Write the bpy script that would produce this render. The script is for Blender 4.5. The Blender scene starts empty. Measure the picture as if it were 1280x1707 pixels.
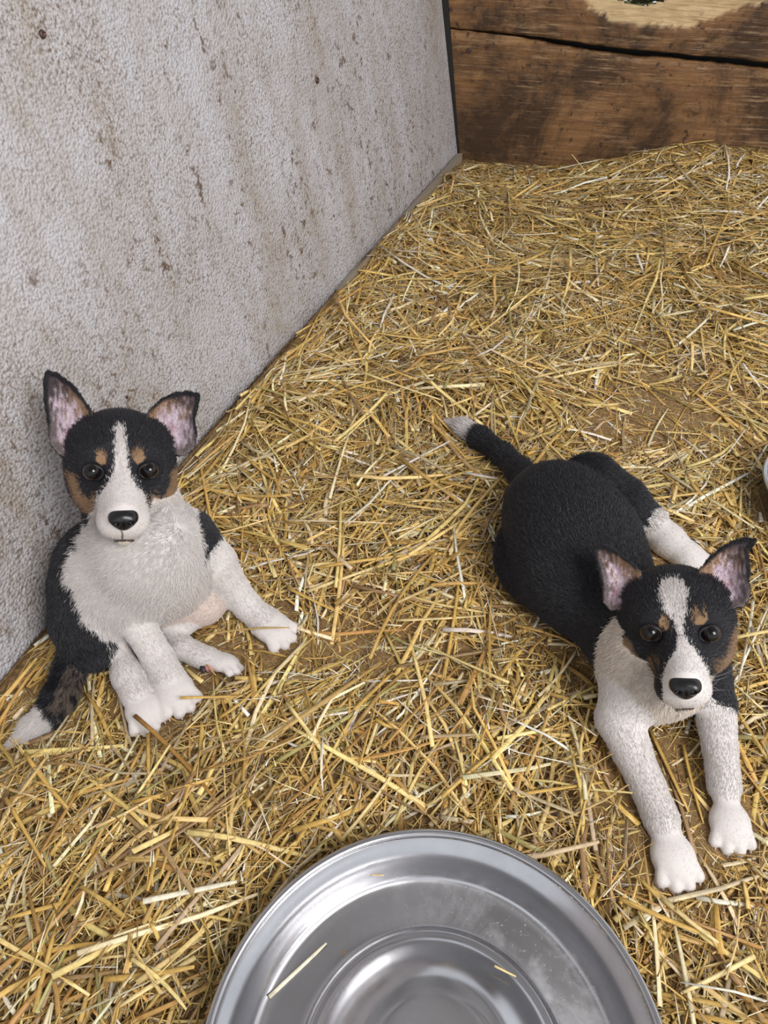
import bpy, bmesh, math, random
import numpy as np
from mathutils import Vector

random.seed(7)
RNG = np.random.default_rng(11)
scene = bpy.context.scene

# ------------------------------------------------------------------ camera
CAM_H = 0.75
PITCH = math.radians(46.0)
FOCAL = 1280.0            # focal length in pixels of the 1280x1707 frame
cam_data = bpy.data.cameras.new('camera')
cam_data.sensor_fit = 'HORIZONTAL'
cam_data.sensor_width = 36.0
cam_data.lens = 36.0 * FOCAL / 1280.0
cam_data.clip_start = 0.01
cam = bpy.data.objects.new('camera', cam_data)
scene.collection.objects.link(cam)
cam.location = (0, 0, CAM_H)
cam.rotation_euler = (math.pi / 2 - PITCH, 0, 0)
scene.camera = cam

# ------------------------------------------------------------------ world, lights, exposure
world = bpy.data.worlds.new('world')
scene.world = world
world.use_nodes = True
bg = world.node_tree.nodes['Background']
bg.inputs['Color'].default_value = (0.93, 0.96, 1.0, 1)
bg.inputs['Strength'].default_value = 0.85


def area_light(name, loc, target, size, size_y, energy, color):
    l = bpy.data.lights.new(name, 'AREA')
    l.shape = 'RECTANGLE'
    l.size = size
    l.size_y = size_y
    l.energy = energy
    l.color = color
    o = bpy.data.objects.new(name, l)
    scene.collection.objects.link(o)
    o.location = loc
    d = Vector(target) - Vector(loc)
    o.rotation_euler = d.to_track_quat('-Z', 'Y').to_euler()
    return o


area_light('doorway_daylight', (1.15, -0.75, 2.1), (0.05, 0.7, 0.0), 1.1, 1.5, 62, (1.0, 0.97, 0.93))
scene.view_settings.view_transform = 'Standard'
scene.view_settings.look = 'None'
scene.view_settings.exposure = 0.28
scene.view_settings.gamma = 1.0
scene.view_settings.use_curve_mapping = False
scene.cycles.max_bounces = 6
scene.cycles.diffuse_bounces = 3
scene.cycles.glossy_bounces = 4
scene.cycles.transparent_max_bounces = 4
scene.cycles.caustics_reflective = False
scene.cycles.caustics_refractive = False

# ------------------------------------------------------------------ geometry helpers
CP, SP = math.cos(PITCH), math.sin(PITCH)
CAMP = np.array([0.0, 0.0, CAM_H])
FWD = np.array([0.0, CP, -SP])
DWN = np.array([0.0, -SP, -CP])
RGT = np.array([1.0, 0.0, 0.0])


def ray(px, py):
    return FWD + RGT * ((px - 640.0) / FOCAL) + DWN * ((py - 853.5) / FOCAL)


def at(px, py, z=0.0):
    """the place z metres above the floor along a sight line of the survey photograph"""
    d = ray(px, py)
    return CAMP + d * ((z - CAM_H) / d[2])


def at_depth(px, py, t):
    return CAMP + ray(px, py) * t


def srgb(r, g, b):
    def f(c):
        c /= 255.0
        return c / 12.92 if c <= 0.04045 else ((c + 0.055) / 1.055) ** 2.4
    return np.array([f(r), f(g), f(b)])


def nrm(v):
    v = np.asarray(v, float)
    return v / np.linalg.norm(v)


def link(o, parent=None):
    scene.collection.objects.link(o)
    if parent is not None:
        o.parent = parent
    return o


def tag(o, label=None, category=None, group=None, kind=None):
    if label: o['label'] = label
    if category: o['category'] = category
    if group: o['group'] = group
    if kind: o['kind'] = kind
    return o


def empty(name, loc):
    o = bpy.data.objects.new(name, None)
    o.location = loc
    o.empty_display_size = 0.05
    return link(o)


def mesh_obj(name, verts, faces, mat, parent=None, smooth=True, col=None):
    me = bpy.data.meshes.new(name)
    me.from_pydata([tuple(v) for v in verts], [], [tuple(f) for f in faces])
    me.update()
    if smooth:
        me.polygons.foreach_set('use_smooth', [True] * len(me.polygons))
    if col is not None:
        a = me.attributes.new('col', 'FLOAT_COLOR', 'POINT')
        c = np.ones((len(me.vertices), 4), np.float32)
        c[:, :3] = col
        a.data.foreach_set('color', c.ravel())
    if mat: me.materials.append(mat)
    o = bpy.data.objects.new(name, me)
    link(o)
    if parent is not None:
        o.parent = parent
        o.location = Vector(o.location) - parent.location if parent.type == 'EMPTY' and parent.parent is None else (0, 0, 0)
    return o


def fast_mesh(name, V, quads, mat, col=None, tris=None, smooth=False):
    """numpy arrays to a mesh without a Python loop"""
    me = bpy.data.meshes.new(name)
    V = np.ascontiguousarray(V, np.float32)
    nq = len(quads)
    nt = 0 if tris is None else len(tris)
    loops = quads.ravel().astype(np.int32)
    starts = np.arange(nq, dtype=np.int32) * 4
    if nt:
        starts = np.concatenate([starts, nq * 4 + np.arange(nt, dtype=np.int32) * 3])
        loops = np.concatenate([loops, tris.ravel().astype(np.int32)])
    me.vertices.add(len(V))
    me.vertices.foreach_set('co', V.ravel())
    me.loops.add(len(loops))
    me.loops.foreach_set('vertex_index', loops)
    me.polygons.add(nq + nt)
    me.polygons.foreach_set('loop_start', starts)
    me.polygons.foreach_set('use_smooth', np.full(nq + nt, smooth, dtype=bool))
    me.update(calc_edges=True)
    me.validate()
    if col is not None:
        a = me.attributes.new('col', 'FLOAT_COLOR', 'POINT')
        c = np.ones((len(V), 4), np.float32)
        c[:, :3] = col
        a.data.foreach_set('color', c.ravel())
    if mat: me.materials.append(mat)
    return me


def vnoise(x, y, seed=0):
    """smooth 2-d value noise in 0..1"""
    x = np.asarray(x, float); y = np.asarray(y, float)
    xi = np.floor(x).astype(np.int64); yi = np.floor(y).astype(np.int64)
    fx = x - xi; fy = y - yi
    fx = fx * fx * (3 - 2 * fx); fy = fy * fy * (3 - 2 * fy)

    def h(a, b):
        n = (a * 374761393 + b * 668265263 + seed * 69069) & 0x7fffffff
        n = ((n ^ (n >> 13)) * 1274126177) & 0x7fffffff
        return ((n ^ (n >> 16)) & 0xffff) / 65535.0
    return (h(xi, yi) * (1 - fx) + h(xi + 1, yi) * fx) * (1 - fy) + (h(xi, yi + 1) * (1 - fx) + h(xi + 1, yi + 1) * fx) * fy


# ------------------------------------------------------------------ materials
class Mat:
    def __init__(self, name):
        self.m = bpy.data.materials.new(name)
        self.m.use_nodes = True
        self.t = self.m.node_tree
        self.b = self.t.nodes['Principled BSDF']

    def n(self, typ, **kw):
        nd = self.t.nodes.new(typ)
        for k, v in kw.items():
            if k.startswith('i_'):
                nd.inputs[k[2:].replace('_', ' ')].default_value = v
            else:
                setattr(nd, k, v)
        return nd

    def l(self, a, b):
        self.t.links.new(a, b)

    def coords(self, scale=(1, 1, 1), rot=(0, 0, 0), kind='Object'):
        tc = self.n('ShaderNodeTexCoord')
        mp = self.n('ShaderNodeMapping')
        mp.inputs['Scale'].default_value = scale
        mp.inputs['Rotation'].default_value = rot
        self.l(tc.outputs[kind], mp.inputs['Vector'])
        return mp.outputs['Vector']

    def noise(self, vec, scale, detail=6, rough=0.6, dist=0.0):
        nd = self.n('ShaderNodeTexNoise')
        nd.inputs['Scale'].default_value = scale
        nd.inputs['Detail'].default_value = detail
        nd.inputs['Roughness'].default_value = rough
        nd.inputs['Distortion'].default_value = dist
        self.l(vec, nd.inputs['Vector'])
        return nd.outputs['Fac']

    def ramp(self, fac, stops, interp='LINEAR'):
        nd = self.n('ShaderNodeValToRGB')
        cr = nd.color_ramp
        cr.interpolation = interp
        while len(cr.elements) < len(stops):
            cr.elements.new(0.5)
        for e, (p, c) in zip(cr.elements, stops):
            e.position = p
            e.color = (c, c, c, 1) if np.isscalar(c) else (*[float(q) for q in c], 1)
        self.l(fac, nd.inputs['Fac'])
        return nd.outputs['Color']

    def mix(self, fac, a, b, blend='MIX'):
        nd = self.n('ShaderNodeMix', data_type='RGBA', blend_type=blend)
        for s, v in ((nd.inputs[0], fac), (nd.inputs[6], a), (nd.inputs[7], b)):
            if hasattr(v, 'links'):
                self.l(v, s)
            elif np.isscalar(v):
                s.default_value = v
            else:
                s.default_value = (*[float(q) for q in v], 1)
        return nd.outputs[2]

    def math(self, op, a, b=None):
        nd = self.n('ShaderNodeMath', operation=op)
        for s, v in ((nd.inputs[0], a), (nd.inputs[1], b)):
            if v is None: continue
            if hasattr(v, 'links'): self.l(v, s)
            else: s.default_value = v
        return nd.outputs[0]

    def bump(self, height, strength, dist, prev=None):
        nd = self.n('ShaderNodeBump')
        nd.inputs['Strength'].default_value = strength
        nd.inputs['Distance'].default_value = dist
        self.l(height, nd.inputs['Height'])
        if prev is not None: self.l(prev, nd.inputs['Normal'])
        return nd.outputs['Normal']

    def set(self, **kw):
        for k, v in kw.items():
            s = self.b.inputs[k.replace('_', ' ')]
            if hasattr(v, 'links'): self.l(v, s)
            elif np.isscalar(v): s.default_value = v
            else: s.default_value = (*[float(q) for q in v], 1)
        return self

    def attr(self, name='col'):
        nd = self.n('ShaderNodeAttribute')
        nd.attribute_name = name
        return nd.outputs['Color']


def simple_mat(name, c, rough=0.5, metal=0.0, **kw):
    m = Mat(name)
    m.set(Base_Color=c, Roughness=rough, Metallic=metal, **kw)
    return m.m


def wall_material():
    m = Mat('dirty_pebbled_panel')
    v = m.coords()
    vs = m.coords(scale=(1, 1, 0.28))
    big = m.noise(v, 2.6, 8, 0.62)
    streak = m.noise(vs, 9.0, 9, 0.7, 0.3)
    fine = m.noise(v, 190, 4, 0.75)
    mid = m.noise(v, 34, 6, 0.7)
    vor = m.n('ShaderNodeTexVoronoi', feature='SMOOTH_F1')
    vor.inputs['Scale'].default_value = 290
    wob = m.n('ShaderNodeVectorMath', operation='ADD')
    nc = m.n('ShaderNodeTexNoise'); nc.inputs['Scale'].default_value = 90
    m.l(v, nc.inputs['Vector'])
    sc = m.n('ShaderNodeVectorMath', operation='SCALE'); sc.inputs['Scale'].default_value = 0.003
    m.l(nc.outputs['Color'], sc.inputs[0]); m.l(v, wob.inputs[0]); m.l(sc.outputs[0], wob.inputs[1])
    m.l(wob.outputs[0], vor.inputs['Vector'])
    valley = m.ramp(vor.outputs['Distance'], [(0.42, 0.0), (0.68, 1.0)])
    base = m.mix(m.ramp(big, [(0.3, 0.0), (0.75, 1.0)]), srgb(200, 199, 206), srgb(184, 182, 186))
    # thin beige film in drifts that run down the panel
    drift = m.ramp(streak, [(0.40, 0.0), (0.62, 1.0)])
    film = m.math('MULTIPLY', drift, m.ramp(mid, [(0.3, 0.3), (0.7, 1.0)]))
    base = m.mix(m.math('MULTIPLY', film, 0.75), base, srgb(150, 134, 114))
    # dirt caught between the pebbles
    area = m.ramp(m.noise(v, 4.0, 9, 0.72), [(0.36, 0.22), (0.58, 1.0)])
    pits = m.math('MULTIPLY', m.math('MULTIPLY', valley, area), m.ramp(fine, [(0.38, 0.15), (0.62, 1.0)]))
    base = m.mix(m.math('MULTIPLY', pits, 0.95), base, srgb(110, 90, 68))
    spots = m.math('MULTIPLY', m.ramp(m.noise(v, 64, 4, 0.7), [(0.56, 0.0), (0.63, 1.0)]), m.ramp(m.noise(vs, 8.0, 6, 0.7), [(0.47, 0.0), (0.58, 1.0)]))
    base = m.mix(m.math('MULTIPLY', spots, 0.85), base, srgb(92, 70, 50))
    nb = m.bump(m.math('SUBTRACT', 1.0, vor.outputs['Distance']), 0.8, 0.0035)
    nb = m.bump(m.noise(v, 60, 3, 0.5), 0.25, 0.004, nb)
    grit = m.math('MULTIPLY', m.ramp(m.noise(v, 380, 3, 0.6), [(0.56, 0.0), (0.64, 1.0)]), area)
    base = m.mix(m.math('MULTIPLY', grit, 0.75), base, srgb(112, 92, 72))
    m.set(Base_Color=base, Roughness=0.5, Normal=nb)
    m.b.inputs['Specular IOR Level'].default_value = 0.4
    return m.m


def wood_material(name, tint=(1, 1, 1), seed=0.0, raw=True):
    m = Mat(name)
    tc = m.n('ShaderNodeTexCoord')
    mp = m.n('ShaderNodeMapping')
    mp.inputs['Location'].default_value = (seed, seed * 0.7, seed * 0.3)
    m.l(tc.outputs['Object'], mp.inputs['Vector'])
    v = mp.outputs['Vector']
    mg = m.n('ShaderNodeMapping')
    mg.inputs['Scale'].default_value = (1.0, 1.0, 16.0)
    m.l(v, mg.inputs['Vector'])
    g = mg.outputs['Vector']
    grain = m.noise(g, 5.0, 10, 0.65, 0.8)
    fine = m.noise(g, 26.0, 8, 0.7)
    c = m.ramp(grain, [(0.25, srgb(98, 68, 42)), (0.5, srgb(138, 100, 64)), (0.75, srgb(168, 130, 88))])
    c = m.mix(m.ramp(fine, [(0.4, 0.0), (0.72, 0.5)]), c, srgb(92, 60, 36))
    blot = m.noise(v, 4.2, 10, 0.74, 0.6)
    c = m.mix(m.math('MULTIPLY', m.ramp(blot, [(0.46, 0.0), (0.60, 1.0)]), 0.88), c, srgb(52, 37, 26))
    wear = m.math('MULTIPLY', m.ramp(m.noise(g, 12.0, 9, 0.8), [(0.52, 0.0), (0.62, 1.0)]), m.ramp(m.noise(v, 4.0, 6, 0.65), [(0.46, 0.0), (0.60, 1.0)]))
    c = m.mix(m.math('MULTIPLY', wear, 0.75), c, srgb(176, 146, 112))
    speck = m.ramp(m.noise(v, 60, 4, 0.6), [(0.60, 0.0), (0.68, 1.0)])
    c = m.mix(m.math('MULTIPLY', speck, 0.8), c, srgb(48, 32, 22))
    if raw:
        # the plank carries how much fresh wood the chewing laid bare in its own attribute
        bare = m.attr('bare')
        rawc = m.ramp(m.noise(g, 16.0, 8, 0.7), [(0.3, srgb(150, 122, 86)), (0.55, srgb(206, 180, 138)), (0.8, srgb(226, 206, 168))])
        dark = m.ramp(m.noise(v, 11, 6, 0.7), [(0.58, 0.0), (0.7, 0.8)])
        rawc = m.mix(dark, rawc, srgb(120, 102, 88))
        c = m.mix(bare, c, rawc)
    nb = m.bump(fine, 0.35, 0.004)
    nb = m.bump(m.noise(v, 45, 6, 0.7), 0.3, 0.004, nb)
    m.set(Base_Color=c, Roughness=0.62, Normal=nb)
    m.b.inputs['Specular IOR Level'].default_value = 0.35
    return m.m


def attr_mat(name, rough, spec=0.4, noise_scale=None, amount=0.2, **kw):
    m = Mat(name)
    c = m.attr()
    if noise_scale:
        c = m.mix(amount, c, m.ramp(m.noise(m.coords(), noise_scale, 4, 0.7), [(0.3, 0.25), (0.7, 1.4)]), 'MULTIPLY')
    m.set(Base_Color=c, Roughness=rough)
    m.b.inputs['Specular IOR Level'].default_value = spec
    for k, v in kw.items():
        m.b.inputs[k].default_value = v
    return m.m


def litter_material():
    m = Mat('trodden_chaff')
    v = m.coords()
    a = m.noise(v, 9, 8, 0.7)
    f = m.noise(v, 170, 6, 0.75)
    f2 = m.noise(m.coords(scale=(1, 3, 1), rot=(0, 0, 0.6)), 150, 4, 0.7)
    c = m.ramp(f, [(0.3, srgb(88, 66, 42)), (0.5, srgb(148, 117, 76)), (0.7, srgb(194, 164, 112))])
    c = m.mix(m.ramp(a, [(0.35, 0.0), (0.7, 0.6)]), c, srgb(120, 90, 54))
    c = m.mix(m.ramp(f2, [(0.62, 0.0), (0.68, 0.8)]), c, srgb(206, 184, 136))
    m.set(Base_Color=c, Roughness=0.9, Normal=m.bump(f, 0.7, 0.006))
    return m.m


def steel_material():
    m = Mat('stainless_steel')
    v = m.coords()
    n1 = m.noise(v, 13, 8, 0.7, 0.4)
    n2 = m.noise(v, 240, 4, 0.7)
    at_ = m.attr('soil')
    sep = m.n('ShaderNodeSeparateColor')
    m.l(at_, sep.inputs['Color'])
    patches = m.math('MULTIPLY', m.ramp(n1, [(0.42, 0.0), (0.62, 1.0)]), sep.outputs[0])
    c = m.mix(m.ramp(n1, [(0.3, 0.0), (0.7, 1.0)]), srgb(196, 196, 199), srgb(176, 176, 180))
    specks = m.math('MULTIPLY', m.ramp(n2, [(0.6, 0.0), (0.7, 1.0)]), sep.outputs[0])
    dried = m.math('MAXIMUM', m.math('MULTIPLY', patches, 0.5), m.math('MULTIPLY', specks, 0.7))
    c = m.mix(dried, c, srgb(205, 205, 212))
    rough = m.math('ADD', m.math('MULTIPLY', patches, 0.22), m.math('ADD', 0.17, m.math('MULTIPLY', n1, 0.08)))
    met = m.math('SUBTRACT', 1.0, m.math('MULTIPLY', dried, 0.75))
    m.set(Base_Color=c, Roughness=rough, Metallic=met, Normal=m.bump(m.noise(v, 20, 3, 0.5), 0.06, 0.004))
    return m.m


M_WALL = wall_material()
M_WOOD = wood_material('stained_plank', seed=2.0)
M_WOOD2 = wood_material('stained_plank_lower', seed=5.3)
M_ADDED_BEAM = simple_mat('added_dark_beam', srgb(62, 50, 40), 0.8)
M_GREYWOOD = simple_mat('grey_weathered_wood', srgb(150, 138, 122), 0.8)
M_DARK = simple_mat('flat_black', srgb(24, 22, 20), 0.7)
M_SCREW = simple_mat('rusty_screw', srgb(92, 72, 66), 0.45, 0.6)
M_FLOOR = simple_mat('packed_earth', srgb(120, 94, 62), 0.95)
M_LITTER = litter_material()
M_STRAW = attr_mat('straw', 0.42, 0.45, 160, 0.35)
M_STEEL = steel_material()
M_COAT = attr_mat('coat_skin', 0.75, 0.2)
M_FUR = attr_mat('fur', 0.38, 0.5)
M_NOSE = simple_mat('black_nose', srgb(18, 18, 21), 0.3)
M_PAD = simple_mat('pink_pad', srgb(196, 140, 132), 0.55)
M_PADDARK = simple_mat('dark_pad', srgb(48, 38, 38), 0.5)
M_CLAW = simple_mat('claw', srgb(196, 176, 164), 0.35)
M_LID = simple_mat('eyelid', srgb(30, 27, 29), 0.5)

# ------------------------------------------------------------------ the room
# floor lines of the two walls
LW0 = at(0, 1150)
LW1 = at(765, 272)
ldir = nrm(LW1 - LW0)
BW0 = LW1
bdir = nrm(at(1280, 318) - at(765, 276))
bdir = nrm([bdir[0], bdir[1], 0])
bn = np.array([bdir[1], -bdir[0], 0.0])             # points into the pen
if bn[1] > 0: bn = -bn
lnf = np.array([ldir[1], -ldir[0], 0.0])            # points into the pen


def on_back(px, py):
    d = ray(px, py)
    t = np.dot(BW0 - CAMP, bn) / np.dot(d, bn)
    return CAMP + d * t


CT = on_back(737, 0)                                 # the corner high up
lw_up = CT - LW1
lw_up = lw_up - ldir * np.dot(lw_up, ldir)           # the panel leans outward a little
lw_up = nrm(lw_up)
LW_N = nrm(np.cross(ldir, lw_up))
if np.dot(LW_N, lnf) < 0: LW_N = -LW_N


def on_left(px, py):
    d = ray(px, py)
    t = np.dot(LW0 - CAMP, LW_N) / np.dot(d, LW_N)
    return CAMP + d * t


def slab(name, corners, thick_vec, mat, parent=None):
    """a four-cornered board: front corners and their copies pushed back by thick_vec"""
    c = [np.asarray(p) for p in corners]
    V = c + [p + thick_vec for p in c]
    F = [(0, 1, 2, 3), (7, 6, 5, 4), (0, 4, 5, 1), (1, 5, 6, 2), (2, 6, 7, 3), (3, 7, 4, 0)]
    return mesh_obj(name, V, F, mat, parent, smooth=False)


# floor
fl = mesh_obj('floor', [(-1.6, -1.2, -0.03), (2.2, -1.2, -0.03), (2.2, 3.2, -0.03), (-1.6, 3.2, -0.03),
                        (-1.6, -1.2, 0), (2.2, -1.2, 0), (2.2, 3.2, 0), (-1.6, 3.2, 0)],
              [(4, 5, 6, 7), (3, 2, 1, 0), (0, 1, 5, 4), (1, 2, 6, 5), (2, 3, 7, 6), (3, 0, 4, 7)], M_FLOOR, smooth=False)
tag(fl, 'packed earth floor under the straw bedding', 'floor', kind='structure')

# pale overhead boards and beams, added unseen for the steel to mirror
ce = mesh_obj('added_ceiling', [(-1.6, -2.0, 2.4), (2.6, -2.0, 2.4), (2.6, 3.2, 2.4), (-1.6, 3.2, 2.4), (-1.6, -2.0, 2.43), (2.6, -2.0, 2.43), (2.6, 3.2, 2.43), (-1.6, 3.2, 2.43)],
              [(0, 1, 2, 3), (7, 6, 5, 4), (4, 5, 1, 0), (5, 6, 2, 1), (6, 7, 3, 2), (7, 4, 0, 3)], simple_mat('added_pale_boards', srgb(214, 214, 216), 0.8), smooth=False)
tag(ce, 'added pale boards overhead, unseen, for the steel to reflect', 'added_ceiling', kind='structure')
for q in range(5):
    x = -1.2 + q * 0.8
    slab('added_beam', [(x, -2.0, 2.28), (x + 0.09, -2.0, 2.28), (x + 0.09, 3.2, 2.28), (x, 3.2, 2.28)], np.array([0, 0, 0.125]), M_ADDED_BEAM, ce)

# left panel: edge at the corner follows the slightly ragged sheet edge
edge_up = CT - LW1
H_WALL = 1.15
e_top = LW1 + edge_up * (H_WALL / edge_up[2])
far0, near0 = LW1, LW0 - ldir * 1.6
near1 = near0 + lw_up * (H_WALL / lw_up[2])
nseg = 40
Vw, Fw = [], []
for i in range(nseg + 1):
    f = i / nseg
    jag = (vnoise(i * 0.9, 3.1, 4) - 0.5) * 0.006
    a = near0 + (near1 - near0) * f
    b = far0 + (e_top - far0) * f + ldir * jag
    Vw += [a, b, a - LW_N * 0.02, b - LW_N * 0.02]
for i in range(nseg):
    k = i * 4
    Fw += [(k, k + 1, k + 5, k + 4), (k + 3, k + 2, k + 6, k + 7), (k + 1, k + 3, k + 7, k + 5), (k + 2, k, k + 4, k + 6)]
Fw += [(0, 2, 3, 1), (nseg * 4, nseg * 4 + 1, nseg * 4 + 3, nseg * 4 + 2)]
wl = mesh_obj('wall_left', Vw, Fw, M_WALL, smooth=False)
tag(wl, 'white pebbled wall panel streaked with brown dirt', 'wall', kind='structure')


def disc_bump(name, p, n, r, h, mat, parent):
    n = nrm(n)
    u = nrm(np.cross(n, [0.3, 0.2, 1]))
    w = np.cross(n, u)
    V, F = [], []
    prof = [(1.0, -0.3), (1.0, 0.35), (0.82, 0.8), (0.4, 1.0), (0.38, 0.55), (0.0, 0.5)]
    ns = 14
    for (q, z) in prof:
        for i in range(ns):
            a = 2 * math.pi * i / ns
            V.append(p + (u * math.cos(a) + w * math.sin(a)) * r * q + n * h * z)
    for j in range(len(prof) - 1):
        for i in range(ns):
            F.append((j * ns + i, j * ns + (i + 1) % ns, (j + 1) * ns + (i + 1) % ns, (j + 1) * ns + i))
    return mesh_obj(name, V, F, mat, parent)


disc_bump('screw', on_left(70, 57), LW_N, 0.0042, 0.003, M_SCREW, wl)
disc_bump('screw', on_left(528, 134), LW_N, 0.0052, 0.003, M_SCREW, wl)
disc_bump('screw', on_left(211, 662), LW_N, 0.0022, 0.002, M_SCREW, wl)  # this one is a dirt spot on the panel, made as a disc

# grey batten along the foot of the panel, mostly under straw
b0, b1 = at(560, 506) + LW_N * 0.001, LW1 - ldir * 0.02 + LW_N * 0.001
bb = slab('baseboard_left', [b0, b1, b1 + np.array([0, 0, 0.03]), b0 + np.array([0, 0, 0.03])], LW_N * 0.012, M_GREYWOOD)
tag(bb, 'grey wooden batten along the foot of the white panel', 'baseboard', kind='structure')

# back wall: planks parented to the wall structure
SEAM = [(740, 46), (850, 56), (960, 71), (1060, 84), (1160, 93), (1280, 104)]
GAPW = [3, 6, 11, 12, 11, 13]


def back_uv(p):
    return np.dot(p - BW0, bdir), p[2]


def back_pt(u, z, d=0.0):
    return BW0 + bdir * u + np.array([0, 0, z]) + bn * d


su = [back_uv(on_back(x, y)) for x, y in SEAM]
su_lo = [back_uv(on_back(x, y + g)) for (x, y), g in zip(SEAM, GAPW)]
U1 = 1.35
slope = (su[-1][1] - su[0][1]) / (su[-1][0] - su[0][0])


def seam_top(u):
    us = [q[0] for q in su]; zs = [q[1] for q in su]
    return np.interp(u, us, zs) + np.maximum(0, u - us[-1]) * slope


def seam_bot(u):
    us = [q[0] for q in su_lo]; zs = [q[1] for q in su_lo]
    return np.interp(u, us, zs) + np.maximum(0, u - us[-1]) * slope


wb = slab('wall_back', [back_pt(-0.12, -0.01, -0.045), back_pt(U1, -0.01, -0.045), back_pt(U1, 0.02 + max(q[1] for q in su), -0.045), back_pt(-0.12, 0.02 + max(q[1] for q in su), -0.045)], -bn * 0.02, M_DARK)  # black sheet behind the planks, its colour standing in for shade in the gap
tag(wb, 'boarded back wall of two weathered brown planks', 'wall', kind='structure')
# black strip in the corner between the panel and the planks
s0, s1 = on_back(736, 0), on_back(764, 272)
up_ext = (s0 - s1) * ((1.0 - s1[2]) / (s0[2] - s1[2]))
w_lo, w_hi = bdir * 0.004, bdir * (0.004 + 0.011 * (1.0 - s1[2]) / (s0[2] - s1[2]))
strip = slab('trim_1', [s1 - bdir * 0.03 + bn * 0.004, s1 + w_lo + bn * 0.004, s1 + w_hi + up_ext + bn * 0.004, s1 - bdir * 0.03 + up_ext + bn * 0.004], -bn * 0.012, M_DARK)
tag(strip, 'black strip in the corner beside the planks', 'trim', kind='structure')

hole_c = back_uv(on_back(1078, -42))
hole_rx = abs(back_uv(on_back(1148, -42))[0] - hole_c[0])
hole_rz = abs(back_uv(on_back(1078, 19))[1] - hole_c[1])
chew_pts = [back_uv(on_back(x, y)) for x, y in [(955, -8), (985, 15), (1020, 35), (1060, 42), (1100, 46), (1150, 48), (1185, 36), (1230, 16), (1280, 4), (1340, -10)]]


def build_plank(name, u0, u1, zlo, zhi, nu, nz, mat, chew=False, seed=0):
    uu = np.linspace(u0, u1, nu)
    V, F, bare = [], [], []
    T = 0.024
    keep = {}
    for j in range(nz):
        for i, u in enumerate(uu):
            lo = zlo(u) + (vnoise(u * 60, 0.3, seed) - 0.5) * 0.003
            hi = zhi(u) + (vnoise(u * 60, 7.3, seed + 1) - 0.5) * 0.004
            z = lo + (hi - lo) * j / (nz - 1)
            dep, br, inside = 0.0, 0.0, False
            dep += (vnoise(u * 30, z * 90, seed + 2) - 0.5) * 0.0025
            if j in (0, nz - 1): dep -= 0.003
            if chew:
                zz = np.interp(u, [q[0] for q in chew_pts], [q[1] for q in chew_pts])
                ed = z - zz + (vnoise(u * 110, z * 160, 21) - 0.5) * 0.012
                if u < chew_pts[0][0] or u > chew_pts[-1][0]: ed = -1
                q = math.hypot((u - hole_c[0]) / hole_rx, (z - hole_c[1]) / hole_rz) + (vnoise(u * 50, z * 60, 31) - 0.5) * 0.12
                if ed > 0:
                    br = min(1.0, ed / 0.003)
                    dep -= 0.004 + 0.012 * max(0.0, min(1.0, 1 - (q - 1) / 1.1)) + (vnoise(u * 80, z * 260, 41)) * 0.004
                inside = q < 1.0
            keep[(j, i)] = inside
            V.append(back_pt(u, z, dep)); bare.append(br)
    n = nz * nu
    for j in range(nz):
        for i, u in enumerate(uu):
            p = V[j * nu + i]
            d = np.dot(p - BW0, bn)
            V.append(p - bn * (T + d)); bare.append(bare[j * nu + i])
    cells = set()
    for j in range(nz - 1):
        for i in range(nu - 1):
            if not all(keep[(a, b)] for a in (j, j + 1) for b in (i, i + 1)):
                cells.add((j, i))
    for (j, i) in cells:
        a, b, c, d = j * nu + i, j * nu + i + 1, (j + 1) * nu + i + 1, (j + 1) * nu + i
        F.append((a, b, c, d)); F.append((n + d, n + c, n + b, n + a))
        for (dj, di, p, q) in ((-1, 0, b, a), (1, 0, d, c), (0, -1, a, d), (0, 1, c, b)):
            if (j + dj, i + di) not in cells:
                F.append((p, q, n + q, n + p)[::1])
    o = mesh_obj(name, V, F, mat, wb, smooth=True)
    at_ = o.data.attributes.new('bare', 'FLOAT_COLOR', 'POINT')
    at_.data.foreach_set('color', np.repeat(np.array(bare, np.float32)[:, None], 4, 1).ravel())
    return o


UL = -0.11
pl_lo = build_plank('plank', UL, U1, lambda u: 0.0, seam_bot, 160, 26, M_WOOD2, seed=3)
pl_lo['label'] = 'broad lower plank with dark damp stains'
pl_hi = build_plank('plank', UL - 0.006, U1, seam_top, lambda u: seam_top(u) + 0.26, 300, 66, M_WOOD, chew=True, seed=9)
pl_hi['label'] = 'upper plank gnawed to pale bare wood around a hole'
for (x, y, r) in ((752, 16, 0.006), (782, 84, 0.007)):
    disc_bump('nail', on_back(x, y), bn, r * 0.7, 0.003, M_SCREW, pl_hi if y < 40 else pl_lo)

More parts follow.
